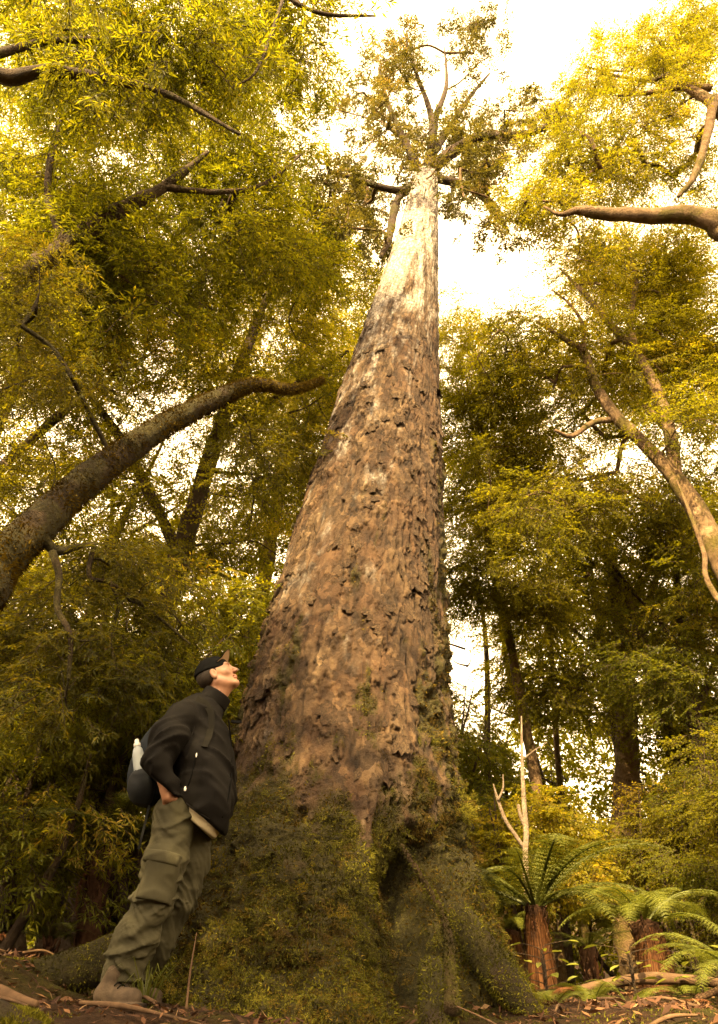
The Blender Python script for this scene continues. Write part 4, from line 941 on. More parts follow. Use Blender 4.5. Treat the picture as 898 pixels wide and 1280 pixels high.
def moss_carpet():
    n = 90000; x = rng.uniform(-3.2, 4, n); y = rng.uniform(2.6, 7, n)
    near = np.exp(-((x-.05)/1.0)**2)*smooth(5, 4, y)
    k = fbm(np.stack([x*2.3, y*2.3, x*0], -1), 4, 12) > .16 - .32*near; x, y = x[k], y[k]; n = len(x)
    P = np.stack([x, y, gz(x, y) - .004], -1); d = rng.normal(0, .5, (n, 3)) + np.array([0, 0, 1.]); d /= np.linalg.norm(d, axis=1)[:, None]
    s = np.cross(d, rng.normal(0, 1, (n, 3))); s /= np.linalg.norm(s, axis=1)[:, None]; l = rng.uniform(.006, .018, n)[:, None]
    o = obj('ground_moss', build_mesh('ground_moss', np.stack([P-s*l*.2, P+s*l*.2, P+d*l], 1).reshape(-1, 3), np.arange(3*n).reshape(-1, 3), M['moss'], False, {'rnd': ('FACE', np.clip(rng.normal(.6, .25, n), 0, 1))}))
    tag(o, 'low green moss growing in patches over the ground', 'moss', kind='stuff')
moss_carpet()
def fallen(label, pts, rr, mat, name='fallen_branch', cat='branch', group=None, sides=8):
    V, Q, Tt = tube(pts, rr, sides, n=len(pts)*8, rough=.3, seed=len(COL.objects)); b = np.array(pts[0]); 
    o = obj(name, build_mesh(name, V - b, [Q, Tt], M[mat]), None, b); tag(o, label, cat, group); return o
fallen('thin pale dead stalk standing upright beside the man\'s legs', [at(233, 1262, 3.85), at(238, 1215, 3.88), at(246, 1166, 3.9)], [.0055, .005, .002], 'stick', 'dead_stalk', 'stalk')
g = lambda x, y, dz=.03: gpt(x, y, dz)
fallen('mossy rotten log lying at the lower left corner', [g(-2.3, 3.1, .0), g(-1.9, 3.3, .05), g(-1.5, 3.35, .04), g(-1.2, 3.3, -.02)], [.07, .09, .08, .05], 'bark_moss', 'rotten_log', 'log', sides=14)
fallen('brown crooked branch lying in front of the man\'s shoe', [g(-1.2, 3.75), g(-1.0, 3.62, .035), g(-.84, 3.6, .02), g(-.6, 3.5, .01)], [.009, .011, .008, .004], 'stick')
fallen('dark thick branch lying behind the rotten log', [g(-2.6, 3.9), g(-2.1, 3.95, .07), g(-1.6, 3.8, .05), g(-1.35, 3.65)], [.03, .035, .03, .015], 'stick')
fallen('pale bent twig at the foot of the giant trunk cleft', [g(.42, 3.75, .12), g(.52, 3.7, .07), g(.62, 3.6, .02)], [.003, .0035, .003], 'stick')
fallen('greyish fallen branch lying among the ferns', [g(1.6, 6.2, .05), g(2.1, 6.35, .12), g(2.6, 6.3, .08), g(3.0, 6.5, .02)], [.03, .04, .035, .015], 'stick')
fallen('broken reddish branch lying below the thatched fern', [g(2.2, 5.7), g(2.6, 5.6, .1), g(3.1, 5.8, .05)], [.02, .024, .01], 'stick')
for k in range(26):
    x, y = rng.uniform(-2.9, -.9) if k % 2 else rng.uniform(.8, 3.6), rng.uniform(3.0, 5.6); a = rng.uniform(0, 6.28); Ls = rng.uniform(.12, .4)
    fallen('short broken twig lying loose on the leaf litter', [g(x, y, .03), g(x+math.cos(a)*Ls*.5, y+math.sin(a)*Ls*.5, .05), g(x+math.cos(a)*Ls, y+math.sin(a)*Ls, .03)], [.009, .008, .004], 'stick', 'broken_twig', 'twig', 'twigs on the leaf litter', 5)
def cushion(label, x, y, r, h, name='mossy_hummock'):
    n = 7000; b = gpt(x, y, -.03); a = rng.uniform(0, 6.28, n); q = np.sqrt(rng.uniform(0, 1, n)); lx = np.cos(a)*q*r; ly = np.sin(a)*q*r*.7
    th = np.linspace(0, 2*math.pi, 40, endpoint=False); rr = np.linspace(0, 1, 12); A, Rr = np.meshgrid(th, rr)
    H = lambda u, v, t: h*(1-t**2.2)*(1 + .35*fbm(np.stack([u*9, v*9, u*0], -1), 3, 7))
    X, Yv = np.cos(A)*Rr*r, np.sin(A)*Rr*r*.7; V = np.stack([X, Yv, H(X, Yv, Rr)], -1).reshape(-1, 3)
    i = np.arange(11)[:, None]*40; j = np.arange(40)[None]; F = np.stack([i+j, i+40+j, i+40+(j+1) % 40, i+(j+1) % 40], -1).reshape(-1, 4)
    T = thing(name, label, 'moss', b); part('mound', V+b, F, M['bark_moss'], T)
    P = np.stack([lx, ly, H(lx, ly, q)], -1) + b; d = np.stack([lx/r, ly/r, 0*lx+.9], -1)*.8 + rng.normal(0, .4, (n, 3)); d /= np.linalg.norm(d, axis=1)[:, None]
    s = np.cross(d, rng.normal(0, 1, (n, 3))); s /= np.linalg.norm(s, axis=1)[:, None]; l = rng.uniform(.012, .035, n)[:, None]
    part('moss', np.stack([P-s*l*.22, P+s*l*.22, P+d*l], 1).reshape(-1, 3), np.arange(3*n).reshape(-1, 3), M['moss'], T, False, {'rnd': ('FACE', np.clip(rng.normal(.75, .2, n), 0, 1))}, kind='stuff')
cushion('bright green mossy hummock in front of the man\'s shoe', -1.32, 3.35, .17, .07)
cushion('broad mossy hummock at the lower left edge of the ground', -2.05, 3.75, .35, .14)
def grass_tuft(label, x, y, n, h, seed):
    r = np.random.default_rng(seed); b = gpt(x, y, 0); Bv = Bag()
    for k in range(n):
        a = r.uniform(0, 6.28); l = h*r.uniform(.6, 1.1); o = np.array([math.cos(a), math.sin(a), 0]); s = np.array([-o[1], o[0], 0])*.0028; bend = r.uniform(.4, 1.2); st = b + o*r.uniform(0, .04) - np.array([0, 0, .01])
        pts = [st, st + o*l*.2*bend + np.array([0, 0, l*.5]), st + o*l*.5*bend + np.array([0, 0, l*.78]), st + o*l*.85*bend + np.array([0, 0, l*(.95 - .4*bend)])]
        V = []; 
        for q, p in enumerate(pts): wq = (1, 1, .8, .1)[q]; V += [p - s*wq, p + s*wq]
        Bv.add(np.array(V), np.array([[0, 1, 3, 2], [2, 3, 5, 4], [4, 5, 7, 6]]))
    V, F = Bv.out(); o = obj('grass_tuft', build_mesh('grass_tuft', V - b, F, M['fern_shade'], False, {'rnd': ('FACE', r.uniform(0, .5, sum(len(f) for f in F)))}), None, b)
    tag(o, label, 'grass')
grass_tuft('arching grass tuft growing behind the man\'s shoe', -1.0, 4.05, 46, .26, 3)
grass_tuft('sparse grass tuft on the ground left of the mossy root', -2.35, 4.4, 30, .22, 4)
# broad leaves of a young plant in front of the dark fern
b = gpt(*at(685, 1250, 6.0)[:2], 0); T = thing('seedling', 'young broad leaved plant in front of the dark fern trunk', 'plant', b)
r = np.random.default_rng(6); sb = Bag()
lf = np.array([[0, 0, 0], [.35, .22, .05], [.7, .2, .04], [1, 0, -.08], [.7, -.2, .04], [.35, -.22, .05]])
lm = build_mesh('leaf', lf, np.array([[0, 1, 2, 3], [0, 3, 4, 5]]), M['fern_green'], False, {'rnd': ('FACE', np.array([.7, .9]))})
for k in range(14):
    a = k*2.4; z = .05 + .25*k/14; p0 = np.array([0, 0, z]); o = np.array([math.cos(a), math.sin(a), .25])
    e = o*r.uniform(.06, .22) + p0; sb.tube([b + p0*.2, b + p0, b + e], [.005, .004, .002], 4, n=6)
    q = obj('leaf', lm, T); q.location = Vector(e); q.rotation_euler = (r.normal(0, .2), r.normal(.1, .2), a); q.scale = (r.uniform(.07, .12),)*3
part('stem', *sb.out(), M['bark_dark'], T)
tag(T, group='young plants among the ferns')
for k in range(3):
    x, y = r.uniform(1.0, 3.2), r.uniform(4.6, 7.2); c = copy_tree(T); c.location = gpt(x, y, 0); c.rotation_euler = (0, 0, r.uniform(0, 6.28)); c.scale = (r.uniform(.7, 1.3),)*3
    c['label'] = 'young broad leaved plant on the ground between the small ferns'; c['group'] = 'young plants among the ferns'
# ---------------------------------------------------------------- the man (bodies as distance fields, meshed by surface nets)
def surface_nets(f, lo, hi, h):
    lo = np.asarray(lo, float); hi = np.asarray(hi, float); n = np.ceil((hi-lo)/h).astype(int) + 1
    ax = [lo[k] + np.arange(n[k])*h for k in range(3)]
    G = np.stack(np.meshgrid(*ax, indexing='ij'), -1).reshape(-1, 3)
    v = np.concatenate([f(c) for c in np.array_split(G, max(1, len(G)//200000))]).reshape(n)
    cs = [(0, 0, 0), (1, 0, 0), (0, 1, 0), (1, 1, 0), (0, 0, 1), (1, 0, 1), (0, 1, 1), (1, 1, 1)]
    sl = lambda c: v[c[0]:n[0]-1+c[0], c[1]:n[1]-1+c[1], c[2]:n[2]-1+c[2]]
    acc = np.zeros((*(n-1), 3)); cnt = np.zeros(n-1)
    for a in range(8):
        for b in range(a+1, 8):
            ca, cb = np.array(cs[a]), np.array(cs[b])
            if np.abs(ca-cb).sum() != 1: continue
            va, vb = sl(ca), sl(cb); m = (va < 0) != (vb < 0); t = np.where(m, va/(va-vb+1e-20), 0)
            acc += np.where(m[..., None], ca + t[..., None]*(cb-ca), 0); cnt += m
    act = cnt > 0; idx = np.full(act.shape, -1); idx[act] = np.arange(act.sum())
    base = np.stack(np.meshgrid(*[np.arange(k-1) for k in n], indexing='ij'), -1)
    V = lo + h*(base[act] + acc[act]/cnt[act][:, None]); Fs = []
    for k in range(3):
        e = np.zeros(3, int); e[k] = 1; u, w_ = (k+1) % 3, (k+2) % 3
        s0 = [slice(None)]*3; s0[k] = slice(0, n[k]-1); s1 = [slice(None)]*3; s1[k] = slice(1, n[k])
        A = v[tuple(s0)] < 0; B = v[tuple(s1)] < 0; m = A != B
        I = np.argwhere(m); I = I[(I[:, u] > 0) & (I[:, w_] > 0) & (I[:, u] < n[u]-1) & (I[:, w_] < n[w_]-1)]
        eu = np.zeros(3, int); eu[u] = 1; ew = np.zeros(3, int); ew[w_] = 1
        g = lambda q: idx[q[:, 0], q[:, 1], q[:, 2]]
        q = np.stack([g(I-eu-ew), g(I-ew), g(I), g(I-eu)], -1); flip = ~A[I[:, 0], I[:, 1], I[:, 2]]
        q[flip] = q[flip][:, ::-1]; Fs.append(q)
    return V, np.vstack(Fs)
def cone(p, a, b, ra, rb):
    a = np.asarray(a); b = np.asarray(b); ba = b-a; h = np.clip((p-a) @ ba/(ba @ ba), 0, 1)
    return np.linalg.norm(p - a - h[:, None]*ba, axis=1) - (ra + (rb-ra)*h)
def chain(p, pts, rr, k=.03):
    d = cone(p, pts[0], pts[1], rr[0], rr[1])
    for i in range(1, len(pts)-1): d = smin(d, cone(p, pts[i], pts[i+1], rr[i], rr[i+1]), k)
    return d
def ell(p, c, r, ax=None):
    q = p - np.asarray(c); 
    if ax is not None: q = q @ np.asarray(ax).T
    r = np.asarray(r); k0 = np.linalg.norm(q/r, axis=1); k1 = np.linalg.norm(q/(r*r), axis=1) + 1e-9; return k0*(k0-1)/k1
def smin(a, b, k):
    h = np.clip(.5 + .5*(b-a)/k, 0, 1); return b*(1-h) + a*h - k*h*(1-h)
def smax(a, b, k): return -smin(-a, -b, k)
MY = 4.2
def Q(px_, py_, dy=0.0): return at(px_, py_, MY + dy)
def ridge(p, ax, sa, sc_, seed, skew=0.0):
    """fold noise: short period along ax, long across it"""
    ax = np.asarray(ax, float); ax = ax/np.linalg.norm(ax); s = np.cross(ax, [0, 1, 0]); s /= np.linalg.norm(s); t = np.cross(ax, s)
    u, v_, w_ = p @ ax, p @ s, p @ t
    q = np.stack([u*sa + skew*v_*sa + 1.3*np.sin(w_*sc_*2 + seed), v_*sc_, w_*sc_], -1)
    n = vnoise(q, seed); n2 = vnoise(q*1.9 + 7, seed+3)
    r1 = 1 - np.minimum(1, np.abs(n)*1.6); r2 = 1 - np.minimum(1, np.abs(n2)*1.6); return .6*(r1*1.7 - .8) + .25*(r1*r1*2 - .6) + .4*(r2*1.5 - .7)

def make_man():
    foot = Q(150, 1254); foot[2] = float(gz(foot[0], foot[1]))
    # ---- landmarks
    hipR, kneeR, ankR = Q(219, 1030, -.09), Q(190, 1128, -.12), Q(147, 1226, -.10)
    hipL, kneeL, ankL = Q(238, 1036, .09), Q(220, 1122, .10), Q(170, 1220, .16)
    shR, elR, wrR = Q(228, 897, -.19), Q(199, 950, -.25), Q(209, 996, -.205)
    shL, elL, wrL = Q(246, 893, .18), Q(258, 960, .24), Q(256, 1004, .20)
    nkb, nkt = Q(262, 884), Q(277, 862)
    ef = np.array([.83, -.08, .56]); ef /= np.linalg.norm(ef); es = np.array([-.08, -1, 0.0]); es -= ef*(es @ ef); es /= np.linalg.norm(es); eu = np.cross(es, ef)
    if eu[2] < 0: eu = -eu
    hc = Q(273, 846, 0); AX = np.stack([ef, es, eu])
    H = lambda f_, s_, u_: hc + ef*f_ + es*s_ + eu*u_
    sk, tk = M['skin'], None
    # ---- body: head, neck, trunk, arms, hand, legs in one surface
    def head(p):
        d = ell(p, H(-.018, 0, .040), (.100, .077, .088), AX)
        d = smin(d, ell(p, H(.030, 0, -.005), (.062, .062, .085), AX), .03)             # face
        d = smin(d, cone(p, H(-.01, .048, -.05), H(.062, .016, -.098), .026, .020), .025)  # jaw
        d = smin(d, cone(p, H(-.01, -.048, -.05), H(.062, -.016, -.098), .026, .020), .025)
        d = smin(d, ell(p, H(.074, 0, -.098), (.018, .022, .017), AX), .015)             # chin
        d = smin(d, cone(p, H(.080, .040, .028), H(.088, .012, .030), .010, .010), .012) # brow
        d = smin(d, cone(p, H(.080, -.040, .028), H(.088, -.012, .030), .010, .010), .012)
        for s in (-1, 1): d = smax(d, -ell(p, H(.092, s*.031, .010), (.014, .019, .012), AX), .012)
        for s in (-1, 1): d = smin(d, ell(p, H(.074, s*.031, .009), (.013, .014, .012), AX), .004)
        d = smin(d, cone(p, H(.086, 0, .018), H(.112, 0, -.026), .008, .012), .010)       # nose
        for s in (-1, 1): d = smin(d, ell(p, H(.098, s*.012, -.030), (.010, .008, .008), AX), .006)
        d = smin(d, ell(p, H(.087, 0, -.056), (.012, .022, .0065), AX), .006)            # lips
        d = smin(d, ell(p, H(.084, 0, -.069), (.012, .020, .0075), AX), .006)
        for s in (-1, 1): d = smin(d, ell(p, H(.055, s*.045, -.022), (.022, .018, .022), AX), .02)
        for s in (-1, 1):                                                                 # ears
            e = ell(p, H(-.012, s*.078, -.004), (.020, .009, .034), AX); e = smax(e, -ell(p, H(-.006, s*.089, -.002), (.011, .009, .021), AX), .006); d = smin(d, e, .006)
        return d
    hand0 = wrR; kn = Q(220, 1017, -.12); 
    def body(p):
        d = head(p)
        d = smin(d, cone(p, nkb, nkt + (nkt-nkb)*.15, .062, .055), .03)
        d = smin(d, chain(p, [nkb, Q(248, 930), Q(240, 985), Q(230, 1020)], [.07, .12, .11, .11], .05), .04)
        d = smin(d, cone(p, shR, shL, .06, .06), .05)
        for a, b_, c_ in ((shR, elR, wrR), (shL, elL, wrL)): d = smin(d, chain(p, [a, b_, c_], [.055, .042, .028], .02), .03)
        for a, b_, c_ in ((hipR, kneeR, ankR), (hipL, kneeL, ankL)): d = smin(d, chain(p, [a, b_, c_], [.08, .06, .042], .03), .04)
        # right hand: palm and five fingers going down into the pocket
        pal = kn - wrR; pal /= np.linalg.norm(pal); sid = np.array([.93, -.15, .25]); sid -= pal*(sid @ pal); sid /= np.linalg.norm(sid); bk = np.cross(pal, sid)
        d = smin(d, ell(p, wrR + pal*.050, (.052, .042, .018), np.stack([pal, sid, bk])), .018)
        for i, (o_, l_) in enumerate(((.032, .070), (.012, .078), (-.009, .074), (-.028, .058))):
            k0 = wrR + pal*.088 + sid*o_; d = smin(d, chain(p, [k0, k0 + pal*l_*.55 + np.array([0, .012, 0]), k0 + pal*l_ + np.array([0, .03, 0])], [.0105, .0095, .008], .006), .007)
        t0 = wrR + pal*.030 + sid*.034; d = smin(d, chain(p, [t0, t0 + pal*.035 + sid*.026, t0 + pal*.066 + sid*.030], [.014, .0115, .009], .008), .010)
        d = smin(d, ell(p, wrL + np.array([.0, 0, -.04]), (.03, .022, .055)), .02)
        return d
    lo = np.minimum.reduce([ankR, ankL, elR]) - .15; hi = np.maximum.reduce([H(.13, 0, .0), H(0, 0, .15), elL, wrL, shL]) + .15
    V, F = surface_nets(body, lo, hi, .0125)
    top = hc - .17
    Vh, Fh = surface_nets(lambda p: body(p), np.array([hc[0]-.16, hc[1]-.14, nkb[2]-.02]), hc + .17, .0042)
    # one surface: coarse grid for the clothed body below the collar, fine grid for head and hand
    me = bpy.data.meshes.new('x')
    keep = V[:, 2] < nkb[2] - .01; fm = keep[F].all(1); hm = (Vh[:, 2] >= nkb[2] - .022)[Fh].all(1)
    Vw, Fw = surface_nets(body, np.minimum(wrR, kn) - np.array([.06, .07, .11]), np.maximum(wrR, kn) + np.array([.09, .07, .03]), .0042)
    VV = np.vstack([V, Vh, Vw]); FF = np.vstack([F[fm], Fh[hm] + len(V), Fw + len(V) + len(Vh)])
    lip = np.zeros(len(VV)); q = (VV - hc) @ AX.T
    lip = np.exp(-(((q[:, 0]-.094)/.014)**2 + (q[:, 1]/.022)**2 + ((q[:, 2]+.062)/.012)**2))
    brow = np.exp(-(((q[:, 0]-.092)/.02)**2 + ((np.abs(q[:, 1])-.030)/.016)**2 + ((q[:, 2]-.030)/.0055)**2)*1.2)
    eye = np.exp(-(((q[:, 0]-.088)/.012)**2 + ((np.abs(q[:, 1])-.031)/.010)**2 + ((q[:, 2]-.009)/.0045)**2))
    o = obj('person', build_mesh('person', VV - foot, FF, sk, True, {'lip': ('POINT', lip), 'brow': ('POINT', np.maximum(brow, eye))}), None, foot)
    tag(o, 'person in dark cap, black jacket and olive trousers leaning on the giant trunk, gazing up', 'person')
    R_ = o
    def cloth(name, f, lo, hi, h, mat, parent=R_, kind=None):
        Vc, Fc = surface_nets(f, lo, hi, h)
        off = np.array(foot)
        ob = obj(name, build_mesh(name, Vc - off, Fc, mat), parent); return ob
    # ---- trousers
    legx = ankR - hipR
    def legs0(p):
        a = chain(p, [hipR + np.array([0, 0, .02]), Q(206, 1078, -.11), kneeR, Q(168, 1180, -.115), ankR + np.array([0, 0, -.02])], [.110, .098, .090, .088, .094], .05)
        b_ = chain(p, [hipL + np.array([0, 0, .02]), Q(236, 1078, .10), kneeL, Q(194, 1174, .13), ankL + np.array([0, 0, -.02])], [.110, .098, .088, .086, .09], .05)
        d = smin(a, b_, .035)
        d = smin(d, ell(p, Q(232, 1012, 0), (.145, .19, .13)), .05)
        return d
    def trousers(p):
        d = legs0(p); fm_ = np.clip((p[:, 2] - ankR[2])/(hipR[2]-ankR[2]), 0, 1)
        amp = .008 + .010*np.exp(-((fm_-.50)/.15)**2) + .010*np.exp(-((fm_-.08)/.18)**2)
        d = d - amp*ridge(p, legx, 12, 4.0, 3, .6) - .55*amp*ridge(p, legx, 26, 8, 5, -.5) - .25*amp*ridge(p, legx, 48, 14, 6, .4) - .004*fbm(p*11, 2, 4)
        cuff = (Q(118, 1238)[2] + .028) - p[:, 2]
        return smax(d, cuff, .012)
    lo = np.minimum(ankR, ankL) - np.array([.2, .18, .16]); hi = np.maximum(hipL, Q(262, 995, .1)) + np.array([.2, .2, .12])
    tr = cloth('trousers', trousers, lo, hi, .0075, M['trouser'])
    # cargo pocket and flap: raised pieces of the same cloth on the near thigh
    th = kneeR - hipR; th /= np.linalg.norm(th); ts = np.cross(th, [0, 1, 0]); ts /= np.linalg.norm(ts)
    if ts[0] < 0: ts = -ts
    def patch(c_, hw, hl, off, seed):
        def f(p):
            q = p - c_; u = np.abs(q @ ts) - hw; v_ = np.abs(q @ th) - hl
            box = np.maximum(np.maximum(u, v_), p[:, 1] - (MY - .10))
            return smax(legs0(p) - off - .006*ridge(p, th, 14, 5, seed, .5), box, .012)
        return f
    c1 = Q(199, 1098, -.2); c2 = Q(203, 1073, -.2)
    pk = cloth('cargo_pocket', patch(c1, .082, .105, .026, 8), c1 - .2, c1 + .2, .007, M['trouser'], tr)
    cloth('pocket_flap', patch(c2, .092, .030, .034, 9), c2 - .2, c2 + .2, .007, M['trouser'], tr)
    # ---- jacket
    ha, hb = Q(224, 1001), Q(270, 1037); hv = hb-ha; hn = np.array([-hv[2], 0, hv[0]]); hn /= np.linalg.norm(hn)
    if hn[2] > 0: hn = -hn
    arm_ax = elR - shR; fore = wrR - elR
    def torso(p):
        d = 9.0
        for s in (-.055, .055):
            c_ = chain(p, [Q(253, 900, s), Q(252, 930, s), Q(252, 965, s), Q(254, 1000, s), Q(253, 1030, s)], [.105, .140, .152, .152, .125], .05); d = smin(d, c_, .06) if not np.isscalar(d) else c_
        return d
    def jacket(p):
        t = torso(p); t = t - .020*ridge(p, (.45, 0, .9), 9, 2.5, 11, .3) - .014*ridge(p, (.9, 0, -.3), 10, 3, 12)
        t = smin(t, cone(p, shR, shL, .088, .088), .06)
        t = smin(t, cone(p, Q(226, 905, .0), Q(250, 890, 0), .10, .10), .06)
        a = chain(p, [shR, Q(212, 920, -.235), elR, wrR + (wrR-elR)*.03], [.090, .088, .076, .055], .04)
        a = a - .022*ridge(p, fore + arm_ax*.3, 15, 4, 14, .5)*np.clip((shR[2]+.02 - p[:, 2])/.2, 0, 1)
        a = smax(a, ((p - wrR) @ (fore/np.linalg.norm(fore))) - .022, .008)
        t = smin(t, a, .010)
        l_ = chain(p, [shL, elL, wrL], [.092, .078, .05], .03); t = smin(t, l_, .03)
        t = smax(t, (p - ha) @ hn - .02*vnoise(p*9, 3)*.3, .015) if True else t
        t = smin(t, chain(p, [nkb + np.array([-.01, 0, -.02]), nkb + (nkt-nkb)*.45], [.095, .074], .02), .035)
        nk = (nkt-nkb)/np.linalg.norm(nkt-nkb); cut = (p - (nkb + (nkt-nkb)*.60)) @ (nk*.95 + np.array([-.25, 0, .1]))
        return smax(t, cut, .008)
    jk = cloth('jacket', jacket, Q(183, 1040, 0) - np.array([.12, .42, .12]), np.array([Q(300, 900)[0] + .12, MY + .45, nkt[2] + .08]), .0085, M['jacket'])
    # raised stand-up collar rim
    cl = cloth('collar', lambda p: smax(np.abs(cone(p, nkb + (nkt-nkb)*.25, nkb + (nkt-nkb)*1.0, .083, .078)) - .007, np.maximum((p - (nkb + (nkt-nkb)*.78)) @ ((nkt-nkb)/np.linalg.norm(nkt-nkb)), -((p - (nkb + (nkt-nkb)*.2)) @ ((nkt-nkb)/np.linalg.norm(nkt-nkb)))), .006),
               nkb - .16, nkt + .14, .0055, M['jacket'], jk)
    def onface(f, px_, py_, dy0=-.45):
        """march from the camera side onto a surface"""
        a = Q(px_, py_, dy0); b_ = Q(px_, py_, .2); ts_ = np.linspace(0, 1, 400)[:, None]; pts = a*(1-ts_) + b_*ts_; d = f(pts); k = int(np.argmax(d < 0)) if (d < 0).any() else 200
        return pts[k]
    zp = [onface(jacket, *q_) - np.array([0, .004, 0]) for q_ in ((245, 946), (243, 956), (240, 968), (236, 980), (233, 985))]
    Vz, Qz, Tz = tube(zp, [.0035]*5, 6, n=20); obj('pocket_zip', build_mesh('pocket_zip', Vz - foot, [Qz, Tz], M['zip_black']), jk)
    for q_, r_ in (((246, 944), .004), ((232, 986), .0075)):
        p_ = onface(jacket, *q_) - np.array([0, .006, 0]); Vz, Qz, Tz = tube([p_ + np.array([0, 0, .010]), p_, p_ - np.array([0, 0, .012])], [r_*.5, r_, r_*.7], 8, n=8)
        obj('zip_pull', build_mesh('zip_pull', Vz - foot, [Qz, Tz], M['zip_pull']), jk)
    # front zip, seam round the sleeve head, sleeve cuff
    def laid(pts, r_, mat, name, k=.0):
        pp = [onface(jacket, *q_) - np.array([0, k, 0]) for q_ in pts]; Vz, Qz, Tz = tube(pp, [r_]*len(pp), 6, n=len(pp)*5); obj(name, build_mesh(name, Vz - foot, [Qz, Tz], M[mat]), jk)
    laid([(286, 900), (289, 925), (290, 950), (289, 975), (285, 1000), (278, 1022)], .004, 'zip_black', 'front_zip')
    laid([(238, 878), (243, 892), (243, 908), (238, 922), (230, 934)], .003, 'jacket', 'seam')
    laid([(262, 1024), (252, 1018), (242, 1011), (233, 1004)], .004, 'jacket', 'seam')
    # belly of the pale shirt below the jacket
    cloth('shirt_hem', lambda p: smax(torso(p) + .022, np.maximum((p - ha) @ hn - .045, -((p - ha) @ hn + .02)), .008), ha - np.array([.15, .4, .35]), hb + np.array([.2, .4, .15]), .009, M['shirt'])
    # ---- cap
    def capd(p): return smax(ell(p, H(-.020, 0, .044), (.111, .088, .098), AX), -((p - H(.0, 0, .030)) @ (eu*.93 + ef*.28)), .008)
    cp = cloth('cap', capd, hc - .2, hc + .22, .0045, M['cap'])
    nb = 14; u = np.linspace(-1, 1, nb); W = np.linspace(0, 1, 7); g0 = []
    bd = ef*.80 + eu*.62; bd /= np.linalg.norm(bd); bn = eu*.80 - ef*.62
    for uu in u:
        for ww in W:
            inner = H(.078 - .045*uu*uu, .082*uu, .068 - .012*uu*uu)
            g0.append(inner + bd*ww*(.078*(1-.45*uu*uu)) - bn*(.022*uu*uu) * (.4+.6*ww) - es*uu*.012*ww)
    g0 = np.array(g0); g1 = g0 + bn*.005
    i = np.arange(nb-1)[:, None]*7; j = np.arange(6)[None]; q4 = np.stack([i+j, i+j+1, i+7+j+1, i+7+j], -1).reshape(-1, 4); n0 = nb*7
    rim = np.concatenate([np.arange(7), np.arange(1, nb)*7+6, (nb-1)*7+np.arange(5, -1, -1), np.arange(nb-2, 0, -1)*7]); r2 = np.roll(rim, -1)
    me = build_mesh('cap_brim', np.vstack([g0, g1]) - foot, np.vstack([q4, q4[:, ::-1]+n0, np.stack([rim, r2, r2+n0, rim+n0], -1)]), None, True, None, [M['cap'], M['brim_tan']], np.concatenate([np.ones(len(q4)), np.zeros(len(q4)+len(rim))]))
    obj('cap_brim', me, cp)
    # short hair at the nape and above the ear
    cloth('hair', lambda p: smax(smax(ell(p, H(-.020, 0, .036), (.104, .080, .092), AX), (p - H(.035, 0, 0)) @ ef - 0.0 + .015, .01), -((p - H(0, 0, -.035)) @ eu), .01) + .0012*vnoise(p*300, 2), hc - .17, hc + .17, .0048, M['hair'])
    # ---- shoes
    def shoe(heel, toe, w_):
        ax_ = toe-heel; L = np.linalg.norm(ax_); e = ax_/L; sd = np.cross([0, 0, 1.], e); gzv = heel[2]
        def f(p):
            q = p-heel; u_ = q @ e; v_ = q @ sd; z = p[:, 2]-gzv
            d = cone(p, heel + e*.045 + np.array([0, 0, .055]), heel + e*(L-.055) + np.array([0, 0, .045]), .044, .040)
            d = smin(d, cone(p, heel + e*.06 + np.array([0, 0, .06]), heel + e*.085 + np.array([0, 0, .14]), .043, .040), .03)
            d = smax(d, -z + .002, .008); sole = np.maximum(np.maximum(np.abs(v_) - .050, np.abs(u_ - L/2) - L/2 + .005), np.abs(z-.012) - .016)
            return smin(d, smax(sole, np.hypot(np.maximum(np.abs(u_-L/2) - L/2 + .05, 0), v_) - .052, .01), .006) + .0015*vnoise(p*70, 1)
        return f
    for hl, az in ((ankR, -.42), (ankL, -.25)):
        heel = np.array([hl[0]-.085, hl[1]-.02, 0]); toe = heel + np.array([math.cos(az), math.sin(az), 0])*.275
        zg = max(float(gz(heel[0], heel[1])), float(gz(toe[0], toe[1]))) - .005; heel[2] = toe[2] = zg
        f = shoe(heel, toe, .05); sh = cloth('shoe', f, np.minimum(heel, toe) - .09, np.maximum(heel, toe) + np.array([.09, .09, .24]), .006, M['shoe'])
        e_ = (toe-heel)/np.linalg.norm(toe-heel); s_ = np.cross([0, 0, 1.], e_); Ls = np.linalg.norm(toe-heel)
        def sole(p, heel=heel, e_=e_, s_=s_, Ls=Ls):
            q = p-heel; u_ = q @ e_; v_ = q @ s_; z_ = q[:, 2]; g_ = np.hypot(np.maximum(np.abs(u_ - Ls/2) - Ls/2 + .045, 0), v_) - .056
            return smax(g_, np.abs(z_ - .008) - .016, .006) + .002*np.sign(np.sin(u_*180))*(np.abs(z_) < .03)
        cloth('sole', sole, np.minimum(heel, toe) - .08, np.maximum(heel, toe) + np.array([.08, .08, .06]), .006, M['sole'], sh)
        for q_ in range(4):
            c0 = heel + e_*(.125 + .022*q_) + np.array([0, 0, .105 - .010*q_]); Vz, Qz, Tz = tube([c0 - s_*.03 - np.array([0, 0, .012]), c0 + np.array([0, 0, .004]), c0 + s_*.03 - np.array([0, 0, .012])], [.0035]*3, 5, n=8)
            obj('lace', build_mesh('lace', Vz - foot, [Qz, Tz], M['strap']), sh)
    # ---- backpack (worn, a thing of its own)
    bb = Q(183, 1010, -.02)
    T = thing('backpack', 'dark blue grey daypack worn on the back of the person in black', 'backpack', bb)
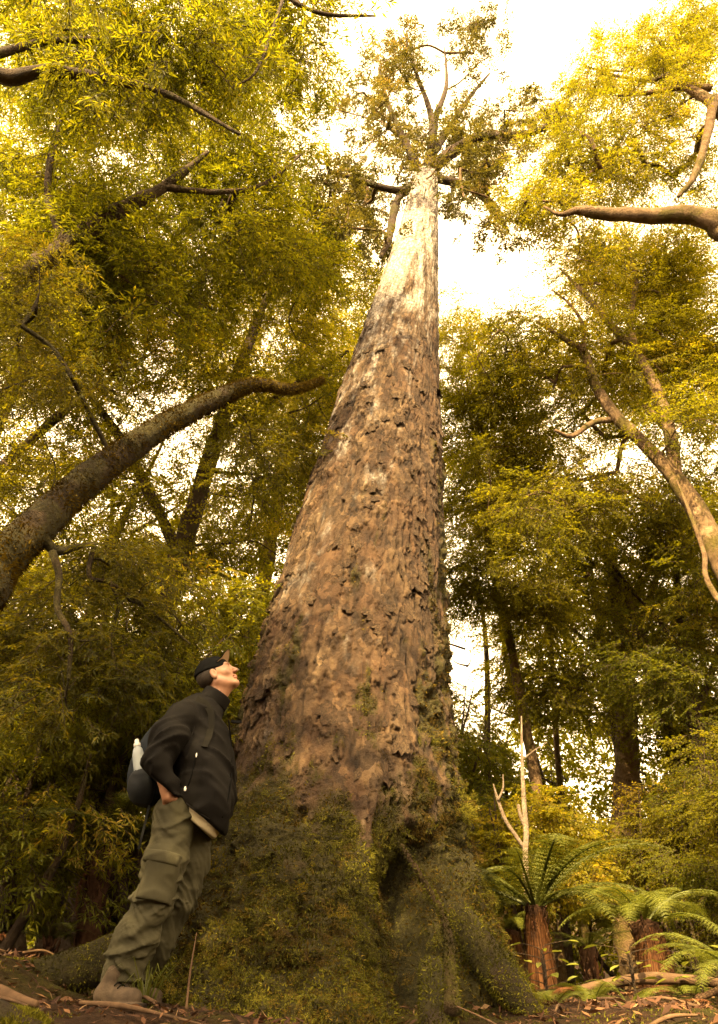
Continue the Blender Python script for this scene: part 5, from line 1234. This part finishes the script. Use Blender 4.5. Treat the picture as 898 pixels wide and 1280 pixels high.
    def pack(p):
        d = ell(p, Q(185, 978, -.02), (.105, .155, .130)); d = smin(d, ell(p, Q(192, 950, -.01), (.10, .15, .14)), .08)
        d = smin(d, ell(p, Q(208, 918, 0), (.07, .12, .09)), .10)
        return d - .006*ridge(p, (.3, 0, .95), 9, 4, 21, .4)
    def wp(name, f, c_, r_, h, mat):
        Vc, Fc = surface_nets(f, np.asarray(c_) - r_, np.asarray(c_) + r_, h); return part(name, Vc, Fc, mat, T)
    wp('bag_body', pack, Q(190, 960), np.array([.3, .26, .34]), .009, M['pack'])
    wp('side_pocket', lambda p: smax(pack(p) - .014, np.maximum(np.linalg.norm((p - Q(174, 984, -.16)) @ np.diag([1, .3, .8]), axis=1) - .075, p[:, 1] - MY + .05), .01), Q(176, 980, -.15), np.array([.16, .16, .16]), .008, M['pack_dark'])
    def strap(pts, w_, mat='zip_black', name='strap'):
        pts = np.array(pts); Qp, _ = catmull(pts, [1]*len(pts), 26); Tg = np.gradient(Qp, axis=0); Tg /= np.linalg.norm(Tg, axis=1)[:, None]
        up = np.array([0, -1.0, .25]); S_ = np.cross(Tg, up); S_ /= np.linalg.norm(S_, axis=1)[:, None]; Nn = np.cross(S_, Tg)
        ring = np.stack([Qp - S_*w_, Qp + S_*w_, Qp + S_*w_ + Nn*.008, Qp - S_*w_ + Nn*.008], 1).reshape(-1, 3)
        a = np.arange(25)[:, None]*4; k = np.arange(4)[None]; Fq = np.stack([a+k, a+(k+1) % 4, a+4+(k+1) % 4, a+4+k], -1).reshape(-1, 4)
        Fq = np.vstack([Fq, [[3, 2, 1, 0]], [[100, 101, 102, 103]]]); return part(name, ring, Fq, M[mat], T, False)
    of = lambda a_, b_, k=.006: onface(jacket, a_, b_) - np.array([0, k, 0])
    strap([of(246, 874), of(257, 880), of(264, 892), of(265, 905), of(262, 920), of(256, 935)], .018, 'strap')
    strap([Q(289, 902, -.06), Q(296, 903, -.05), Q(302, 903, -.04)], .008, 'zip_black', 'strap_end')
    strap([Q(187, 1008, -.1), Q(183, 1025, -.16), Q(178, 1045, -.2), Q(174, 1062, -.2)], .006, 'zip_black', 'strap_end')
    # ---- water bottle in the side pocket
    bp = Q(176, 972, -.155); tp = Q(171, 924, -.165); ax_ = tp-bp; L = np.linalg.norm(ax_); e = ax_/L
    T2 = thing('water_bottle', 'clear plastic water bottle with white cap in side of daypack', 'bottle', bp)
    def lathe(prof, mat, name):
        n1 = np.cross(e, [0, 1, 0]); n1 /= np.linalg.norm(n1); n2 = np.cross(e, n1); th_ = np.arange(18)*2*math.pi/18
        V = np.vstack([bp + e*z_ + (np.cos(th_)[:, None]*n1 + np.sin(th_)[:, None]*n2)*r_ for r_, z_ in prof]); m_ = len(prof)
        a = np.arange(m_-1)[:, None]*18; k = np.arange(18)[None]; Fq = np.stack([a+k, a+18+k, a+18+(k+1) % 18, a+(k+1) % 18], -1).reshape(-1, 4)[:, ::-1]; return part(name, V, Fq, mat, T2)
    lathe([(.001, 0), (.030, .002), (.032, .02), (.032, L*.58), (.026, L*.72), (.016, L*.80), (.015, L*.84)], M['bottle'], 'bottle_body')
    lathe([(.018, L*.80), (.019, L*.81), (.019, L*.88), (.013, L*.90), (.012, L*.97), (.008, L), (.001, L)], M['bottle_cap'], 'bottle_cap')

def skin_material():
    m, t, o = _mat('skin'); p = nd(t, 'ShaderNodeBsdfPrincipled')
    c = ramp(t, noise(t, 30, 4), [(.3, (.25, .12, .07)), (.7, (.31, .155, .09))])
    c = mixc(t, attr(t, 'lip'), c, (.42, .15, .11)); c = mixc(t, attr(t, 'brow'), c, (.06, .03, .02)); t.links.new(c, p.inputs['Base Color'])
    p.inputs['Roughness'].default_value = .5; p.inputs['Subsurface Weight'].default_value = .0; t.links.new(bump(t, noise(t, 260, 4), .25, .002), p.inputs['Normal']); p.inputs['Subsurface Radius'].default_value = (.01, .004, .002)
    t.links.new(p.outputs[0], o.inputs[0]); return m
M['skin'] = skin_material()
M['jacket'] = simple('jacket', (.0042, .0034, .003), .75, .2, 30, .25, 400, .10, .0)
M['trouser'] = simple('trouser', (.040, .036, .020), .85, .2, 12, .35, 500, .15, .0)
M['cap'] = simple('cap', (.005, .005, .005), .9, .2, 30, .3, 300, .06)
M['brim_tan'] = simple('brim_tan', (.22, .145, .085), .8, .15, 30, .2, 300, .2)
M['hair'] = simple('hair', (.02, .013, .009), .6, .3, 200, .5, 300, .3)
M['shoe'] = simple('shoe', (.050, .034, .021), .85, .3, 25, .4, 120, .25)
M['sole'] = simple('sole', (.016, .012, .009), .9, .3, 25, .4, 120, .1)
M['pack'] = simple('pack', (.009, .012, .017), .85, .2, 14, .3, 260, .12)
M['pack_dark'] = simple('pack_dark', (.007, .009, .013), .7, .2, 14, .3, 260, .3)
M['strap'] = simple('strap', (.010, .009, .007), .9, .2, 30, .4, 300, .08)
M['zip_black'] = simple('zip_black', (.004, .004, .004), .9, .1, 30, 0, 60, .05)
M['zip_pull'] = simple('zip_pull', (.75, .72, .68), .35, .05, 30, 0, 60, .5)
M['shirt'] = simple('shirt', (.42, .36, .24), .85, .1, 12, .2, 200, .15)
M['bottle_cap'] = simple('bottle_cap', (.5, .49, .47), .4, .05, 30, 0, 60, .5)
def clear_plastic():
    m, t, o = _mat('clear_plastic'); p = nd(t, 'ShaderNodeBsdfPrincipled'); p.inputs['Base Color'].default_value = (.38, .42, .46, 1); p.inputs['Roughness'].default_value = .2
    p.inputs['Transmission Weight'].default_value = .35; p.inputs['IOR'].default_value = 1.2; t.links.new(p.outputs[0], o.inputs[0]); return m
M['bottle'] = clear_plastic()
make_man()
print('leaves', NLEAF[0], 'unique tris', sum(sum(len(p.vertices)-2 for p in me.polygons) if len(me.polygons) < 5000 else len(me.loops) - 2*len(me.polygons) for me in bpy.data.meshes))
